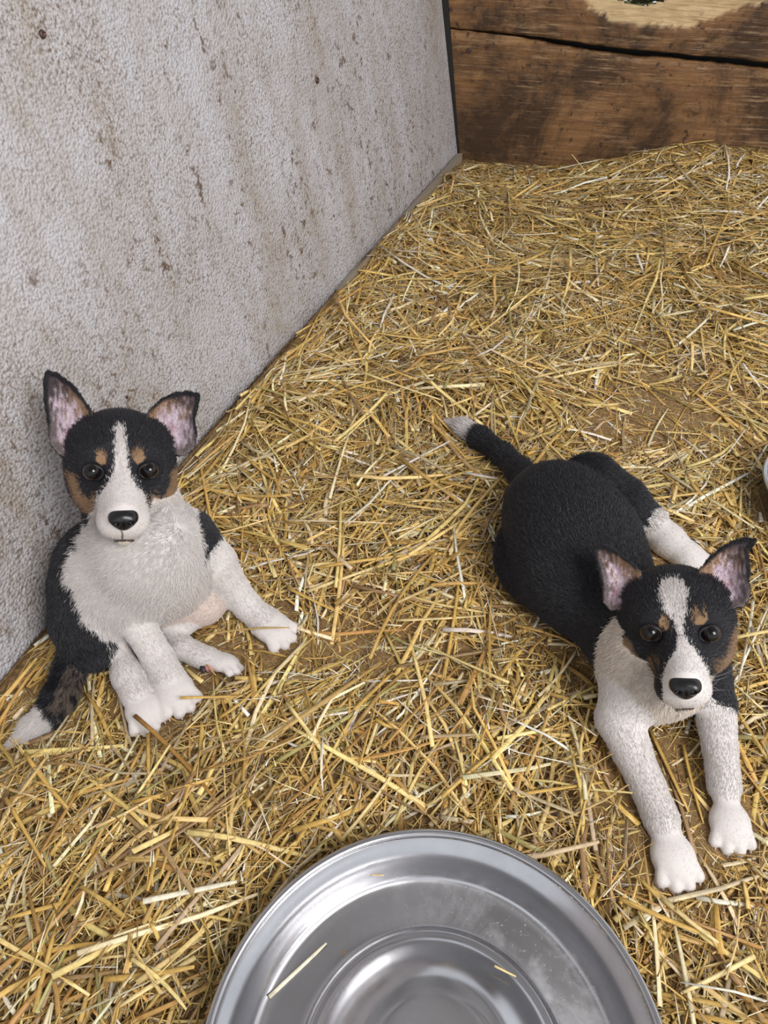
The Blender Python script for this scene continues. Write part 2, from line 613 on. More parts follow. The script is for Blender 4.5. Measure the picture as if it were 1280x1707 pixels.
# ------------------------------------------------------------------ implicit surfaces for the puppies
class Field:
    def __init__(self, lo, hi, h):
        self.lo = np.asarray(lo, float)
        self.h = h
        self.n = np.ceil((np.asarray(hi) - self.lo) / h).astype(int) + 1
        self.D = np.full(self.n, 0.05, np.float32)
        self.T = np.full(self.n, -1, np.int16)
        self.prims = []           # (region, flow direction)

    def sub(self, a, b):
        i0 = np.clip(np.floor((a - self.lo) / self.h).astype(int), 0, self.n - 1)
        i1 = np.clip(np.ceil((b - self.lo) / self.h).astype(int) + 1, 1, self.n)
        if np.any(i1 <= i0): return None
        sl = tuple(slice(x, y) for x, y in zip(i0, i1))
        ax = [(self.lo[k] + np.arange(i0[k], i1[k]) * self.h).astype(np.float32) for k in range(3)]
        return sl, ax[0][:, None, None], ax[1][None, :, None], ax[2][None, None, :]

    def merge(self, sl, d, k, pid):
        old = self.D[sl]
        if k > 0:
            hh = np.clip(0.5 + 0.5 * (old - d) / k, 0, 1)
            new = old * (1 - hh) + d * hh - k * hh * (1 - hh)
        else:
            new = np.minimum(old, d)
        self.T[sl] = np.where(d < old, pid, self.T[sl])
        self.D[sl] = new

    def prim(self, region, flow):
        self.prims.append((region, nrm(flow)))
        return len(self.prims) - 1

    def cone(self, a, ra, b, rb, k=0.02, region='body', flow=None):
        a = np.asarray(a, float); b = np.asarray(b, float)
        m = max(ra, rb) + k + 0.006
        s = self.sub(np.minimum(a, b) - m, np.maximum(a, b) + m)
        if s is None: return
        sl, X, Y, Z = s
        ab = b - a
        L = max(float(ab @ ab), 1e-12)
        t = np.clip(((X - a[0]) * ab[0] + (Y - a[1]) * ab[1] + (Z - a[2]) * ab[2]) / L, 0, 1)
        d = np.sqrt((X - a[0] - t * ab[0]) ** 2 + (Y - a[1] - t * ab[1]) ** 2 + (Z - a[2] - t * ab[2]) ** 2) - (ra + (rb - ra) * t)
        f = flow if flow is not None else (ab if L > 1e-10 else (0, 0, -1))
        self.merge(sl, d.astype(np.float32), k, self.prim(region, f))

    def chain(self, pts, k=0.02, region='body', k_rest=None):
        for i, ((a, ra), (b, rb)) in enumerate(zip(pts, pts[1:])):
            self.cone(a, ra, b, rb, k if i == 0 or k_rest is None else k_rest, region)

    def ell(self, c, r, R=np.eye(3), k=0.02, region='body', flow=(0, 0, -1), carve=False):
        c = np.asarray(c, float); r = np.asarray(r, float)
        m = r.max() + k + 0.006
        s = self.sub(c - m, c + m)
        if s is None: return
        sl, X, Y, Z = s
        P = [(X - c[0]) * R[0, i] + (Y - c[1]) * R[1, i] + (Z - c[2]) * R[2, i] for i in range(3)]
        k0 = np.sqrt(sum((P[i] / r[i]) ** 2 for i in range(3)))
        k1 = np.sqrt(sum((P[i] / r[i] ** 2) ** 2 for i in range(3))) + 1e-9
        d = (k0 * (k0 - 1) / k1).astype(np.float32)
        if carve:
            old = self.D[sl]
            hh = np.clip(0.5 - 0.5 * (old + d) / k, 0, 1)
            self.D[sl] = old * (1 - hh) - d * hh + k * hh * (1 - hh)
        else:
            self.merge(sl, d, k, self.prim(region, flow))

    def cloud(self, pts, rad, k=0.006, region='ear', flow=(0, 0, 1)):
        m = rad + k + 0.006
        s = self.sub(pts.min(0) - m, pts.max(0) + m)
        sl, X, Y, Z = s
        shp = self.D[sl].shape
        G = np.stack(np.broadcast_arrays(X, Y, Z), -1).reshape(-1, 3)
        best = np.full(len(G), 1e9, np.float32)
        for i in range(0, len(pts), 64):
            q = pts[i:i + 64].astype(np.float32)
            d2 = (G ** 2).sum(1)[:, None] - 2 * G @ q.T + (q ** 2).sum(1)[None]
            best = np.minimum(best, d2.min(1))
        d = np.sqrt(np.maximum(best, 0)).reshape(shp) - rad
        self.merge(sl, d.astype(np.float32), k, self.prim(region, flow))

    def mesh(self, smooth=2):
        D = self.D
        s = D < 0
        nx, ny, nz = D.shape
        c = np.zeros((nx - 1, ny - 1, nz - 1), np.uint8)
        offs = [(i, j, k) for i in (0, 1) for j in (0, 1) for k in (0, 1)]
        for (i, j, k) in offs:
            c += s[i:nx - 1 + i, j:ny - 1 + j, k:nz - 1 + k]
        act = np.argwhere((c > 0) & (c < 8))
        idx = np.full(c.shape, -1, np.int32)
        idx[act[:, 0], act[:, 1], act[:, 2]] = np.arange(len(act))
        acc = np.zeros((len(act), 3)); cnt = np.zeros(len(act))
        cv = {o: D[act[:, 0] + o[0], act[:, 1] + o[1], act[:, 2] + o[2]] for o in offs}
        for o in offs:
            for ax in range(3):
                if o[ax] == 0:
                    p = list(o); p[ax] = 1; p = tuple(p)
                    a, b = cv[o], cv[p]
                    cr = (a < 0) != (b < 0)
                    t = np.where(cr, a / np.where(a - b == 0, 1, a - b), 0)
                    pos = np.array(o, float)[None] + np.zeros((len(act), 3))
                    pos[:, ax] += t
                    acc += pos * cr[:, None]; cnt += cr
        V = (act + acc / np.maximum(cnt, 1)[:, None]) * self.h + self.lo
        quads = []
        for ax in range(3):
            o1, o2 = [(1, 2), (2, 0), (0, 1)][ax]
            sa = [slice(None)] * 3; sb = [slice(None)] * 3
            sa[ax] = slice(0, -1); sb[ax] = slice(1, None)
            A, B = s[tuple(sa)], s[tuple(sb)]
            e = np.argwhere(A != B)
            e = e[(e[:, o1] > 0) & (e[:, o2] > 0) & (e[:, o1] < D.shape[o1] - 1) & (e[:, o2] < D.shape[o2] - 1)]
            ins = A[e[:, 0], e[:, 1], e[:, 2]]
            def cell(d1, d2):
                q = e.copy(); q[:, o1] += d1; q[:, o2] += d2
                return idx[q[:, 0], q[:, 1], q[:, 2]]
            Q = np.stack([cell(-1, -1), cell(0, -1), cell(0, 0), cell(-1, 0)], 1)
            Q[~ins] = Q[~ins][:, ::-1]
            quads.append(Q)
        Q = np.concatenate(quads)
        E = np.concatenate([Q[:, [0, 1]], Q[:, [1, 2]], Q[:, [2, 3]], Q[:, [3, 0]]])
        deg = np.bincount(E[:, 0], minlength=len(V)) + np.bincount(E[:, 1], minlength=len(V))
        for it in range(smooth):
            S = np.zeros_like(V)
            for ax in range(3):
                S[:, ax] = np.bincount(E[:, 0], V[E[:, 1], ax], len(V)) + np.bincount(E[:, 1], V[E[:, 0], ax], len(V))
            V = V * 0.5 + 0.5 * S / np.maximum(deg, 1)[:, None]
        T = self.T[act[:, 0], act[:, 1], act[:, 2]].copy()
        for o in offs[1:]:
            tt = self.T[act[:, 0] + o[0], act[:, 1] + o[1], act[:, 2] + o[2]]
            T = np.where(T < 0, tt, T)
        fn = np.cross(V[Q[:, 2]] - V[Q[:, 0]], V[Q[:, 3]] - V[Q[:, 1]])
        N = np.zeros_like(V)
        for k in range(4):
            for ax in range(3):
                N[:, ax] += np.bincount(Q[:, k], fn[:, ax], len(V))
        N /= np.maximum(np.linalg.norm(N, axis=1), 1e-12)[:, None]
        return V, Q, N, T


def in_poly(x, y, poly):
    r = np.zeros(np.shape(x), bool)
    P = np.asarray(poly, float)
    for (x0, y0), (x1, y1) in zip(P, np.roll(P, -1, 0)):
        c = ((y0 > y) != (y1 > y)) & (x < (x1 - x0) * (y - y0) / ((y1 - y0) if y1 != y0 else 1e-9) + x0)
        r ^= c
    return r


def poly_dist(x, y, poly):
    P = np.asarray(poly, float)
    best = np.full(np.shape(x), 1e9)
    for a, b in zip(P, np.roll(P, -1, 0)):
        ab = b - a
        t = np.clip(((x - a[0]) * ab[0] + (y - a[1]) * ab[1]) / (ab @ ab), 0, 1)
        best = np.minimum(best, np.hypot(x - a[0] - t * ab[0], y - a[1] - t * ab[1]))
    return best


def rot(ax, a):
    c, s = math.cos(a), math.sin(a)
    return np.array({'x': [[1, 0, 0], [0, c, -s], [0, s, c]], 'y': [[c, 0, s], [0, 1, 0], [-s, 0, c]], 'z': [[c, -s, 0], [s, c, 0], [0, 0, 1]]}[ax])


EYE = np.array([0.0263, 0.003, 0.045])


class Head:
    """skull frame: x to the animal's left, y up, z to the nose. The frontal plane (A, B) is used for the face markings."""
    def __init__(self, eye_mid, yaw, pitch, roll, mpp):
        self.p = eye_mid
        zc = nrm(CAMP - eye_mid)
        xc = nrm(RGT - zc * (RGT @ zc))
        yc = np.cross(zc, xc)
        self.Vf = np.stack([xc, yc, zc], 1)
        self.R = self.Vf @ rot('z', roll) @ rot('y', yaw) @ rot('x', pitch)
        self.o = eye_mid - self.R @ np.array([0, EYE[1], EYE[2]])
        self.mpp = mpp

    def W(self, x, y, z):
        return self.o + self.R @ np.array([x, y, z])

    def plane(self, P):
        """marking coordinates on the face: A to the side, B downward, C forward"""
        q = (P - self.p) @ self.Vf
        return q[..., 0] / self.mpp, -q[..., 1] / self.mpp, q[..., 2]

    def from_plane(self, A, B, C):
        return self.p + np.stack([A * self.mpp, -B * self.mpp, C], -1) @ self.Vf.T

    def build(self, F, ears):
        W, R = self.W, self.R
        back = -R[:, 2]
        kw = dict(region='head', flow=back)
        F.ell(W(0, 0.002, -0.010), (0.0535, 0.0415, 0.052), R, 0.012, 'head', back)
        for s in (-1, 1):
            F.ell(W(s * 0.028, -0.024, 0.004), (0.024, 0.028, 0.036), R, 0.018, 'head', back)
            F.ell(W(s * 0.020, 0.009, 0.031), (0.020, 0.016, 0.015), R, 0.014, 'head', back)
        F.cone(W(0, -0.018, 0.034), 0.0280, W(0, -0.031, 0.080), 0.0205, 0.014, 'head', back)
        F.cone(W(0, -0.001, 0.038), 0.014, W(0, -0.019, 0.090), 0.0110, 0.012, 'head', back)
        for s in (-1, 1):
            F.ell(W(s * 0.0108, -0.036, 0.077), (0.0138, 0.0142, 0.0170), R, 0.006, 'head', back)
        F.cone(W(0, -0.044, 0.028), 0.018, W(0, -0.0525, 0.074), 0.0105, 0.006, 'head', back)
        for s in (-1, 1):
            F.ell(W(s * EYE[0], EYE[1], EYE[2] + 0.004), (0.0105, 0.0082, 0.0080), R, 0.005, carve=True)
        self.ears = ears
        for e in ears:
            P = np.array(e['poly'], float)
            st = 1.35e-3 / self.mpp
            gx, gy = np.meshgrid(np.arange(P[:, 0].min(), P[:, 0].max(), st), np.arange(P[:, 1].min(), P[:, 1].max(), st))
            gx, gy = gx.ravel(), gy.ravel()
            m = in_poly(gx, gy, P)
            d = poly_dist(gx, gy, P)
            m &= d > 1.5
            gx, gy, d = gx[m], gy[m], d[m] * self.mpp
            up = (P[:, 1].max() - gy) / (P[:, 1].max() - P[:, 1].min())
            C = e['c'] + 0.009 - 0.020 * np.sqrt(np.clip(d / 0.017, 0, 1)) * (1 - 0.35 * up) + e.get('lean', -0.006) * up
            pts = self.from_plane(gx, gy, C)
            F.cloud(pts, 0.0022, 0.005, 'ear', self.R[:, 1])

    def ear_colour(self, A, B, front):
        """skin and fur inside the ear: black rim, grey towards the tip, tan on the inner edge, lilac pink in the cup"""
        out = np.tile(BLACK, (len(A), 1))
        for e in self.ears:
            P = np.array(e['poly'], float)
            m = in_poly(A, B, P) & front
            d = poly_dist(A, B, P)
            tip = np.array(e['tip'], float); base = np.array(e['base'], float)
            ax = tip - base
            u = ((A - base[0]) * ax[0] + (B - base[1]) * ax[1]) / (ax @ ax)
            nz = vnoise(A * 0.35, B * 0.12, 5) - 0.5
            inner = np.abs(A) < np.abs(np.interp(u, [0, 1], [base[0], tip[0]]))
            fibre = vnoise(A * 0.7, B * 0.16, 8)[:, None]
            col = srgb(176, 154, 164) * (1 - fibre) + srgb(204, 190, 202) * fibre
            tan = np.clip((27 + nz * 26 - d) / 12, 0, 1)[:, None] * np.where(inner, 1.0, 0.0)[:, None]
            grey = np.clip((21 + nz * 24 - d) / 11, 0, 1)[:, None] * np.where(inner, 0.0, 0.9)[:, None]
            col = col * (1 - tan) + tan * srgb(152, 122, 98)
            col = col * (1 - grey) + grey * srgb(104, 92, 90)
            hi = np.clip((u + nz * 0.35 - e.get('dark', 0.52) + 0.16) / 0.34, 0, 1)[:, None]
            col = col * (1 - hi) + hi * srgb(70, 62, 66)
            rim = np.clip((4.5 + 5 * np.clip(u, 0, 1) - d) / 3, 0, 1)[:, None] * np.clip((u - 0.12) * 4, 0, 1)[:, None]
            col = col * (1 - rim) + rim * BLACK
            canal = np.clip(1 - np.hypot((A - e['canal'][0]) / 9, (B - e['canal'][1]) / 16), 0, 1)[:, None]
            col = col * (1 - canal * 0.8) + canal * 0.8 * srgb(150, 104, 116)
            out = np.where(m[:, None], col, out)
        return out


BLACK = srgb(30, 30, 35)
WHITE = srgb(214, 208, 206)
BOUNCE_WHITE = srgb(216, 205, 194)  # white fur with warm bounce from the straw put into its colour
TAN = srgb(140, 112, 86)


def uv_sphere(c, r, R, ns=24, nr=16):
    V, F = [], []
    for j in range(nr + 1):
        th = math.pi * j / nr
        for i in range(ns):
            a = 2 * math.pi * i / ns
            V.append(c + R @ (np.array([math.sin(th) * math.cos(a), math.sin(th) * math.sin(a), math.cos(th)]) * r))
    for j in range(nr):
        for i in range(ns):
            F.append((j * ns + i, (j + 1) * ns + i, (j + 1) * ns + (i + 1) % ns, j * ns + (i + 1) % ns))
    return V, F


def eye_material():
    return attr_mat('wet_eye', 0.05, 0.42)


M_EYE = eye_material()


def fur_object(name, P, Nn, flow, length, col, parent, seed, lift=0.45, radius=0.00020):
    """short hair as one curves object: each strand leaves the skin and is combed along the flow"""
    g = np.random.default_rng(seed)
    n = len(P)
    fl = flow - Nn * (flow * Nn).sum(1)[:, None]
    fl /= np.maximum(np.linalg.norm(fl, axis=1), 1e-6)[:, None]
    jit = g.normal(size=(n, 3)) * (0.06 + 0.33 * np.broadcast_to(np.asarray(lift, float), n))[:, None]
    lift = np.broadcast_to(np.asarray(lift, float), n)[:, None]
    d0 = Nn * (lift + 0.25) + fl * 0.75 + jit
    d1 = Nn * (lift - 0.30) + fl * 1.0 + jit * 1.2
    d0 /= np.linalg.norm(d0, axis=1)[:, None]
    d1 /= np.linalg.norm(d1, axis=1)[:, None]
    L = (length * g.uniform(0.65, 1.2, n))[:, None]
    K = 4
    pts = np.zeros((n, K, 3), np.float32)
    p0 = P - Nn * 0.0006
    for k in range(K):
        t = k / (K - 1)
        pts[:, k] = p0 + L * (d0 * (t - 0.5 * t * t) + d1 * 0.5 * t * t)
    cu = bpy.data.hair_curves.new(name)
    cu.add_curves([K] * n)
    cu.attributes['position'].data.foreach_set('vector', pts.ravel())
    rad = cu.attributes.get('radius') or cu.attributes.new('radius', 'FLOAT', 'POINT')
    r = np.tile(np.array([1.0, 0.9, 0.65, 0.15], np.float32) * radius, n)
    rad.data.foreach_set('value', r)
    a = cu.attributes.new('col', 'FLOAT_COLOR', 'CURVE')
    c = np.ones((n, 4), np.float32)
    c[:, :3] = col
    a.data.foreach_set('color', c.ravel())
    cu.materials.append(M_FUR)
    o = bpy.data.objects.new(name, cu)
    link(o)
    o.parent = parent
    o.matrix_parent_inverse.identity()
    o['kind'] = 'stuff'
    return o


def paw(F, ankle, toe, width, k=0.011, up=(0, 0, 1), region='paw', toes=True):
    """a paw: pad body with four rounded toes side by side, each a touch apart"""
    a, b = np.asarray(ankle, float), np.asarray(toe, float)
    f = nrm(b - a)
    up = np.asarray(up, float)
    side = nrm(np.cross(f, up))
    upn = np.cross(side, f)
    w = width
    c = b - f * w * 0.75
    F.ell(c - f * w * 0.12, (w * 0.98, w * 1.10, w * 0.62), np.stack([side, f, upn], 1), k, region, f)
    out = []
    for q, ln in ((-0.76, -0.10), (-0.27, 0.22), (0.27, 0.24), (0.76, -0.06)):
        p0 = c + side * q * w * 0.80 + f * w * 0.05 + upn * w * 0.16
        p1 = c + side * q * w * 1.08 + f * w * (0.82 + ln) - upn * w * 0.12
        F.cone(p0, w * 0.26, p1, w * 0.300, 0.0012, region, f)
        out.append((p1 + f * w * 0.27 - upn * w * 0.02, nrm(f * 0.8 - upn * 0.55), w))
    return out


def claw_mesh(p, d, w, parent, base):
    u = nrm(np.cross(d, [0.1, 0.3, 1])); v = np.cross(d, u)
    V, Fc = [], []
    r0, L = w * 0.075, w * 0.28
    for j, (t, r) in enumerate(((0, 1.0), (0.55, 0.75), (1.0, 0.12))):
        for i in range(6):
            a = i * math.pi / 3
            V.append(p + d * (t * L - L * 0.3) + (u * math.cos(a) + v * math.sin(a)) * r0 * r + np.array([0, 0, -t * t * 0.1 * L]) - base)
    for j in range(2):
        for i in range(6):
            Fc.append((j * 6 + i, j * 6 + (i + 1) % 6, (j + 1) * 6 + (i + 1) % 6, (j + 1) * 6 + i))
    Fc.append((12, 13, 14, 15, 16, 17))
    o = mesh_obj('claw', V, Fc, M_CLAW)
    o.parent = parent
    return o


def finish_dog(name, F, head, colour, base, label, claws, lengths, seed, n_hair=250000):
    V, Q, N, T = F.mesh(2)
    regions = np.array([p[0] for p in F.prims])[np.maximum(T, 0)]
    flows = np.array([p[1] for p in F.prims])[np.maximum(T, 0)]
    root = empty(name, base)
    tag(root, label, 'puppy', 'puppies on the straw')
    col = colour(V, N, regions, 0.0)
    me = fast_mesh('body', V - base, Q, M_COAT, col, smooth=True)
    body = bpy.data.objects.new('body', me)
    link(body)
    body.parent = root
    # fur
    g = np.random.default_rng(seed)
    tri = np.concatenate([Q[:, [0, 1, 2]], Q[:, [0, 2, 3]]])
    ar = np.linalg.norm(np.cross(V[tri[:, 1]] - V[tri[:, 0]], V[tri[:, 2]] - V[tri[:, 0]]), axis=1)
    reg_t = regions[tri[:, 0]]
    dens = np.where(np.isin(reg_t, ['head']), 2.3, 1.0) * np.where(np.isin(reg_t, ['leg', 'paw', 'foot']), 1.8, 1.0) * np.where(reg_t == 'ear', 1.3, 1.0)
    ar = ar * dens
    pick = g.choice(len(tri), n_hair, p=ar / ar.sum())
    u, v = g.random(n_hair), g.random(n_hair)
    fl = u + v > 1
    u[fl], v[fl] = 1 - u[fl], 1 - v[fl]
    t = tri[pick]
    P = V[t[:, 0]] + (V[t[:, 1]] - V[t[:, 0]]) * u[:, None] + (V[t[:, 2]] - V[t[:, 0]]) * v[:, None]
    Nn = N[t[:, 0]] * (1 - u - v)[:, None] + N[t[:, 1]] * u[:, None] + N[t[:, 2]] * v[:, None]
    Nn /= np.linalg.norm(Nn, axis=1)[:, None]
    rg = regions[t[:, 0]]
    flow = flows[t[:, 0]].copy()
    L = np.zeros(n_hair)
    for r, l in lengths.items():
        L[rg == r] = l
    # face: hair grows away from the nose, shorter towards it
    q = (P - head.o) @ head.R
    isf = rg == 'head'
    nose_l = np.array([0, -0.024, 0.098])
    away = P - head.W(*nose_l)
    flow[isf] = away[isf]
    L[isf] = np.clip(0.0026 + 0.0028 * np.clip((0.080 - q[isf][:, 2]) / 0.08, 0, 1), 0.001, 0.006)
    for s in (-1, 1):
        e = np.linalg.norm(q - EYE * np.array([s, 1, 1]), axis=1)
        L[(e < 0.0108)] = 0
        near = (e < 0.018) & (e >= 0.0108)
        L[near] *= 0.5
    e = np.linalg.norm((q - np.array([0, -0.0235, 0.099])) / np.array([0.0155, 0.0125, 0.013]), axis=1)
    L[e < 1] = 0
    L[P[:, 2] < 0.007] = 0
    keep = L > 0
    P, Nn, flow, L, rg = P[keep], Nn[keep], flow[keep], L[keep], rg[keep]
    hc = colour(P, Nn, rg, 1.0)
    hc = hc * g.uniform(0.82, 1.16, len(hc))[:, None]
    painted_sheen = (hc[:, 0] < 0.04) & (g.random(len(hc)) < 0.18)
    hc[painted_sheen] = hc[painted_sheen] * 3.2  # some black hairs lightened to paint a sheen into the coat
    lift = np.where(np.isin(rg, ['leg', 'foot']), 0.15, np.where(rg == 'paw', 0.24, np.where(rg == 'head', 0.30, 0.42)))
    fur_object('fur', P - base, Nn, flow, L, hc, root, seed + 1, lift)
    # eyes
    for s in (-1, 1):
        c = head.W(s * EYE[0], EYE[1], EYE[2] - 0.0002)
        gaze = nrm(CAMP - c)
        gx = nrm(np.cross([0, 0, 1], gaze)); gy = np.cross(gaze, gx)
        Rg = np.stack([gx, gy, gaze], 1)
        Ve, Fe = uv_sphere(c - base, 0.0092, Rg, 28, 28)
        cc = []
        for j in range(29):
            a = math.pi * j / 28
            cc += [srgb(4, 4, 5) if a < 0.45 else srgb(26, 18, 15) if a < 0.86 else srgb(8, 7, 7) if a < 0.98 else srgb(46, 41, 43)] * 28
        eye = mesh_obj('eye', Ve, Fe, M_EYE, col=np.array(cc))
        eye.parent = root
        # lids: a dark almond ring lying on the face
        lid_c = head.W(s * EYE[0], EYE[1], EYE[2] + 0.0035)
        Vl, Fl = [], []
        n1, n2 = 28, 8
        fwd = nrm(head.R[:, 2] * 0.95 + head.R[:, 0] * s * 0.30)
        lx = nrm(head.R[:, 0] - fwd * (head.R[:, 0] @ fwd)); ly = np.cross(fwd, lx)
        for i in range(n1):
            a = 2 * math.pi * i / n1
            ctr = lid_c + lx * math.cos(a) * 0.0094 + ly * math.sin(a) * 0.0074 + fwd * (-0.0018 - 0.0020 * math.cos(a) ** 2)
            rd = lx * math.cos(a) + ly * math.sin(a)
            for k in range(n2):
                b = 2 * math.pi * k / n2
                Vl.append(ctr + rd * math.cos(b) * 0.0015 + fwd * math.sin(b) * 0.0022 - base)
        for i in range(n1):
            for k in range(n2):
                Fl.append((i * n2 + k, ((i + 1) % n1) * n2 + k, ((i + 1) % n1) * n2 + (k + 1) % n2, i * n2 + (k + 1) % n2))
        lid = mesh_obj('eyelid', Vl, Fl, M_LID)
        lid.parent = eye
    # nose with nostrils
    NY = -0.0130
    nc = head.W(0, -0.0105 + NY, 0.0985)
    FN = Field(nc - 0.022, nc + 0.022, 0.0008)
    hb = head.R
    FN.ell(head.W(0, -0.0080 + NY, 0.0975), (0.0132, 0.0074, 0.0100), hb, 0.003)
    FN.ell(head.W(0, -0.0140 + NY, 0.0980), (0.0090, 0.0080, 0.0088), hb, 0.005)
    for s in (-1, 1):
        FN.ell(head.W(s * 0.0070, -0.0105 + NY, 0.1005), (0.0060, 0.0060, 0.0070), hb, 0.003)
    for s in (-1, 1):
        FN.ell(head.W(s * 0.0064, -0.0125 + NY, 0.1075), (0.0030, 0.0025, 0.0052), hb @ rot('z', s * 0.5), 0.0014, carve=True)
        FN.ell(head.W(s * 0.0112, -0.0142 + NY, 0.1040), (0.0042, 0.0012, 0.0040), hb @ rot('z', s * 0.45), 0.0012, carve=True)
    FN.ell(head.W(0, -0.0172 + NY, 0.1070), (0.0009, 0.0070, 0.0030), hb, 0.0012, carve=True)
    Vn, Qn, Nn_, Tn = FN.mesh(2)
    men = fast_mesh('nose', Vn - base, Qn, M_NOSE, smooth=True)
    no = bpy.data.objects.new('nose', men); link(no); no.parent = root
    no['label'] = 'shiny black nose'
    for (p, d, w) in claws:
        claw_mesh(p, d, w, root, base)
    # whiskers
    wp, wd = [], []
    for s in (-1, 1):
        for k in range(7):
            wp.append(head.W(s * (0.020 + 0.002 * (k % 3)), -0.034 - 0.003 * (k // 3), 0.074 - 0.006 * (k % 3)))
            wd.append(head.R @ nrm([s * 1.0, -0.25 + 0.12 * (k % 4) - 0.1, -0.15 + 0.1 * (k % 3)]))
    wp, wd = np.array(wp), np.array(wd)
    wf = np.tile(-head.R[:, 2] * 0.6 + np.array([0, 0, -0.3]), (len(wp), 1))
    o = fur_object('whisker', wp - base, wd, wf, np.full(len(wp), 0.03), np.tile(srgb(150, 146, 144), (len(wp), 1)), root, seed + 5, lift=1.2, radius=0.00016)
    return root, V


def ground_cut(F, z=0.004):
    Z = (F.lo[2] + np.arange(F.n[2]) * F.h).astype(np.float32)
    F.D = np.maximum(F.D, z - Z[None, None, :])


VOX = 0.0018

# ------------------------------------------------------------------ sitting puppy
def A(px, py, z):
    return at(px, py, z)


def sitting_puppy():
    t = 0.752
    em = at_depth(202, 785, t)
    hd = Head(em, 0.0, math.radians(22), math.radians(1.5), np.linalg.norm(em - CAMP) / FOCAL * 0.985)
    F = Field((-0.47, 0.34, -0.01), (-0.10, 0.68, 0.36), VOX)
    pel = A(200, 985, 0.060); mid = A(205, 950, 0.095); che = A(250, 920, 0.128)
    # trunk
    F.chain([(che, 0.054), (mid, 0.054), (pel, 0.056)], 0.03, 'body')
    F.cone(A(240, 920, 0.135), 0.042, A(285, 958, 0.092), 0.040, 0.03, 'chest', (0.3, -0.4, -1))
    F.cone(A(162, 945, 0.105), 0.040, A(158, 1000, 0.070), 0.040, 0.03, 'body')
    # neck
    F.cone(hd.W(0, 0.0, -0.03), 0.036, A(235, 905, 0.140), 0.044, 0.025, 'neck', (0.1, -0.3, -1))
    F.cone(hd.W(0, -0.03, -0.012), 0.030, A(238, 915, 0.140), 0.043, 0.025, 'neck', (0.1, -0.3, -1))
    # animal's left shoulder and foreleg
    F.chain([(A(312, 902, 0.118), 0.036), (A(358, 938, 0.090), 0.0240), (A(390, 980, 0.055), 0.0165), (A(412, 1010, 0.034), 0.0160)], 0.016, 'leg', 0.004)
    F.cone(A(412, 1010, 0.034), 0.0160, A(436, 1032, 0.026), 0.0165, 0.004, 'leg')
    claws = paw(F, A(408, 1008, 0.026), A(474, 1062, 0.020), 0.0210)
    # right shoulder and foreleg
    F.chain([(A(180, 945, 0.115), 0.037), (A(206, 1000, 0.088), 0.0245), (A(232, 1045, 0.060), 0.0175), (A(264, 1098, 0.034), 0.0165)], 0.016, 'leg', 0.004)
    F.cone(A(264, 1098, 0.034), 0.0165, A(280, 1128, 0.026), 0.0175, 0.004, 'leg')
    claws += paw(F, A(264, 1098, 0.026), A(303, 1174, 0.020), 0.0215, k=0.005)
    # right hind leg folded under the flank, foot reaching forward
    F.chain([(A(148, 985, 0.080), 0.037), (A(138, 1040, 0.060), 0.0285), (A(156, 1088, 0.045), 0.020)], 0.018, 'haunch')
    F.chain([(A(182, 1035, 0.050), 0.0135), (A(196, 1085, 0.032), 0.0135), (A(212, 1125, 0.026), 0.0155)], 0.008, 'leg', 0.004)
    F.cone(A(212, 1125, 0.026), 0.0155, A(226, 1155, 0.022), 0.0165, 0.008, 'leg')
    claws += paw(F, A(212, 1120, 0.024), A(247, 1206, 0.017), 0.0190, k=0.005)
    # left hind leg splayed, sole half turned up
    F.chain([(A(262, 985, 0.056), 0.040), (A(338, 1005, 0.040), 0.0255)], 0.016, 'belly')
    F.chain([(A(330, 1015, 0.034), 0.018), (A(286, 1055, 0.022), 0.0140), (A(305, 1080, 0.022), 0.0132), (A(340, 1096, 0.020), 0.0135)], 0.007, 'leg', 0.004)
    cl2 = paw(F, A(300, 1078, 0.022), A(392, 1112, 0.018), 0.0165, up=(0.25, 0.55, 0.8))
    # tail
    F.chain([(A(128, 1065, 0.040), 0.016), (A(116, 1120, 0.026), 0.0145), (A(100, 1160, 0.022), 0.0150), (A(82, 1190, 0.020), 0.0120), (A(52, 1212, 0.018), 0.0085), (A(12, 1243, 0.015), 0.0015)], 0.010, 'tail')
    ears = [
        dict(poly=[(-113, -163), (-98, -161), (-74, -143), (-55, -117), (-38, -84), (-36, -60), (-55, -38), (-80, -22), (-96, -26), (-109, -45), (-112, -80), (-117, -120), (-117, -148)],
             tip=(-112, -163), base=(-72, -40), canal=(-82, -62), c=-0.040, lean=-0.012, dark=0.62),
        dict(poly=[(40, -88), (50, -106), (66, -122), (88, -133), (110, -136), (132, -133), (128, -115), (122, -92), (124, -62), (119, -38), (100, -24), (76, -34), (52, -55)],
             tip=(131, -134), base=(84, -46), canal=(82, -72), c=-0.040, lean=-0.006, dark=0.66),
    ]
    hd.build(F, ears)
    ground_cut(F)
    tip0, tip1 = A(82, 1190, 0.020), A(12, 1243, 0.015)
    back_dir = nrm([-0.80, 0.42, 0.12])
    blaze = [(-9, -72), (5, -73), (9, -40), (11, -5), (20, 20), (36, 40), (44, 70), (43, 100), (26, 116), (0, 122), (-26, 116), (-43, 100), (-45, 72), (-38, 45), (-20, 20), (-10, -5), (-9, -40)]
    cheekL = [(-86, 0), (-66, 8), (-62, 32), (-50, 46), (-40, 36), (-42, 84), (-58, 72), (-72, 48)]
    cheekR = [(46, 36), (62, 47), (74, 30), (77, 5), (96, -12), (104, 20), (92, 58), (74, 92), (52, 116), (43, 96), (43, 62)]

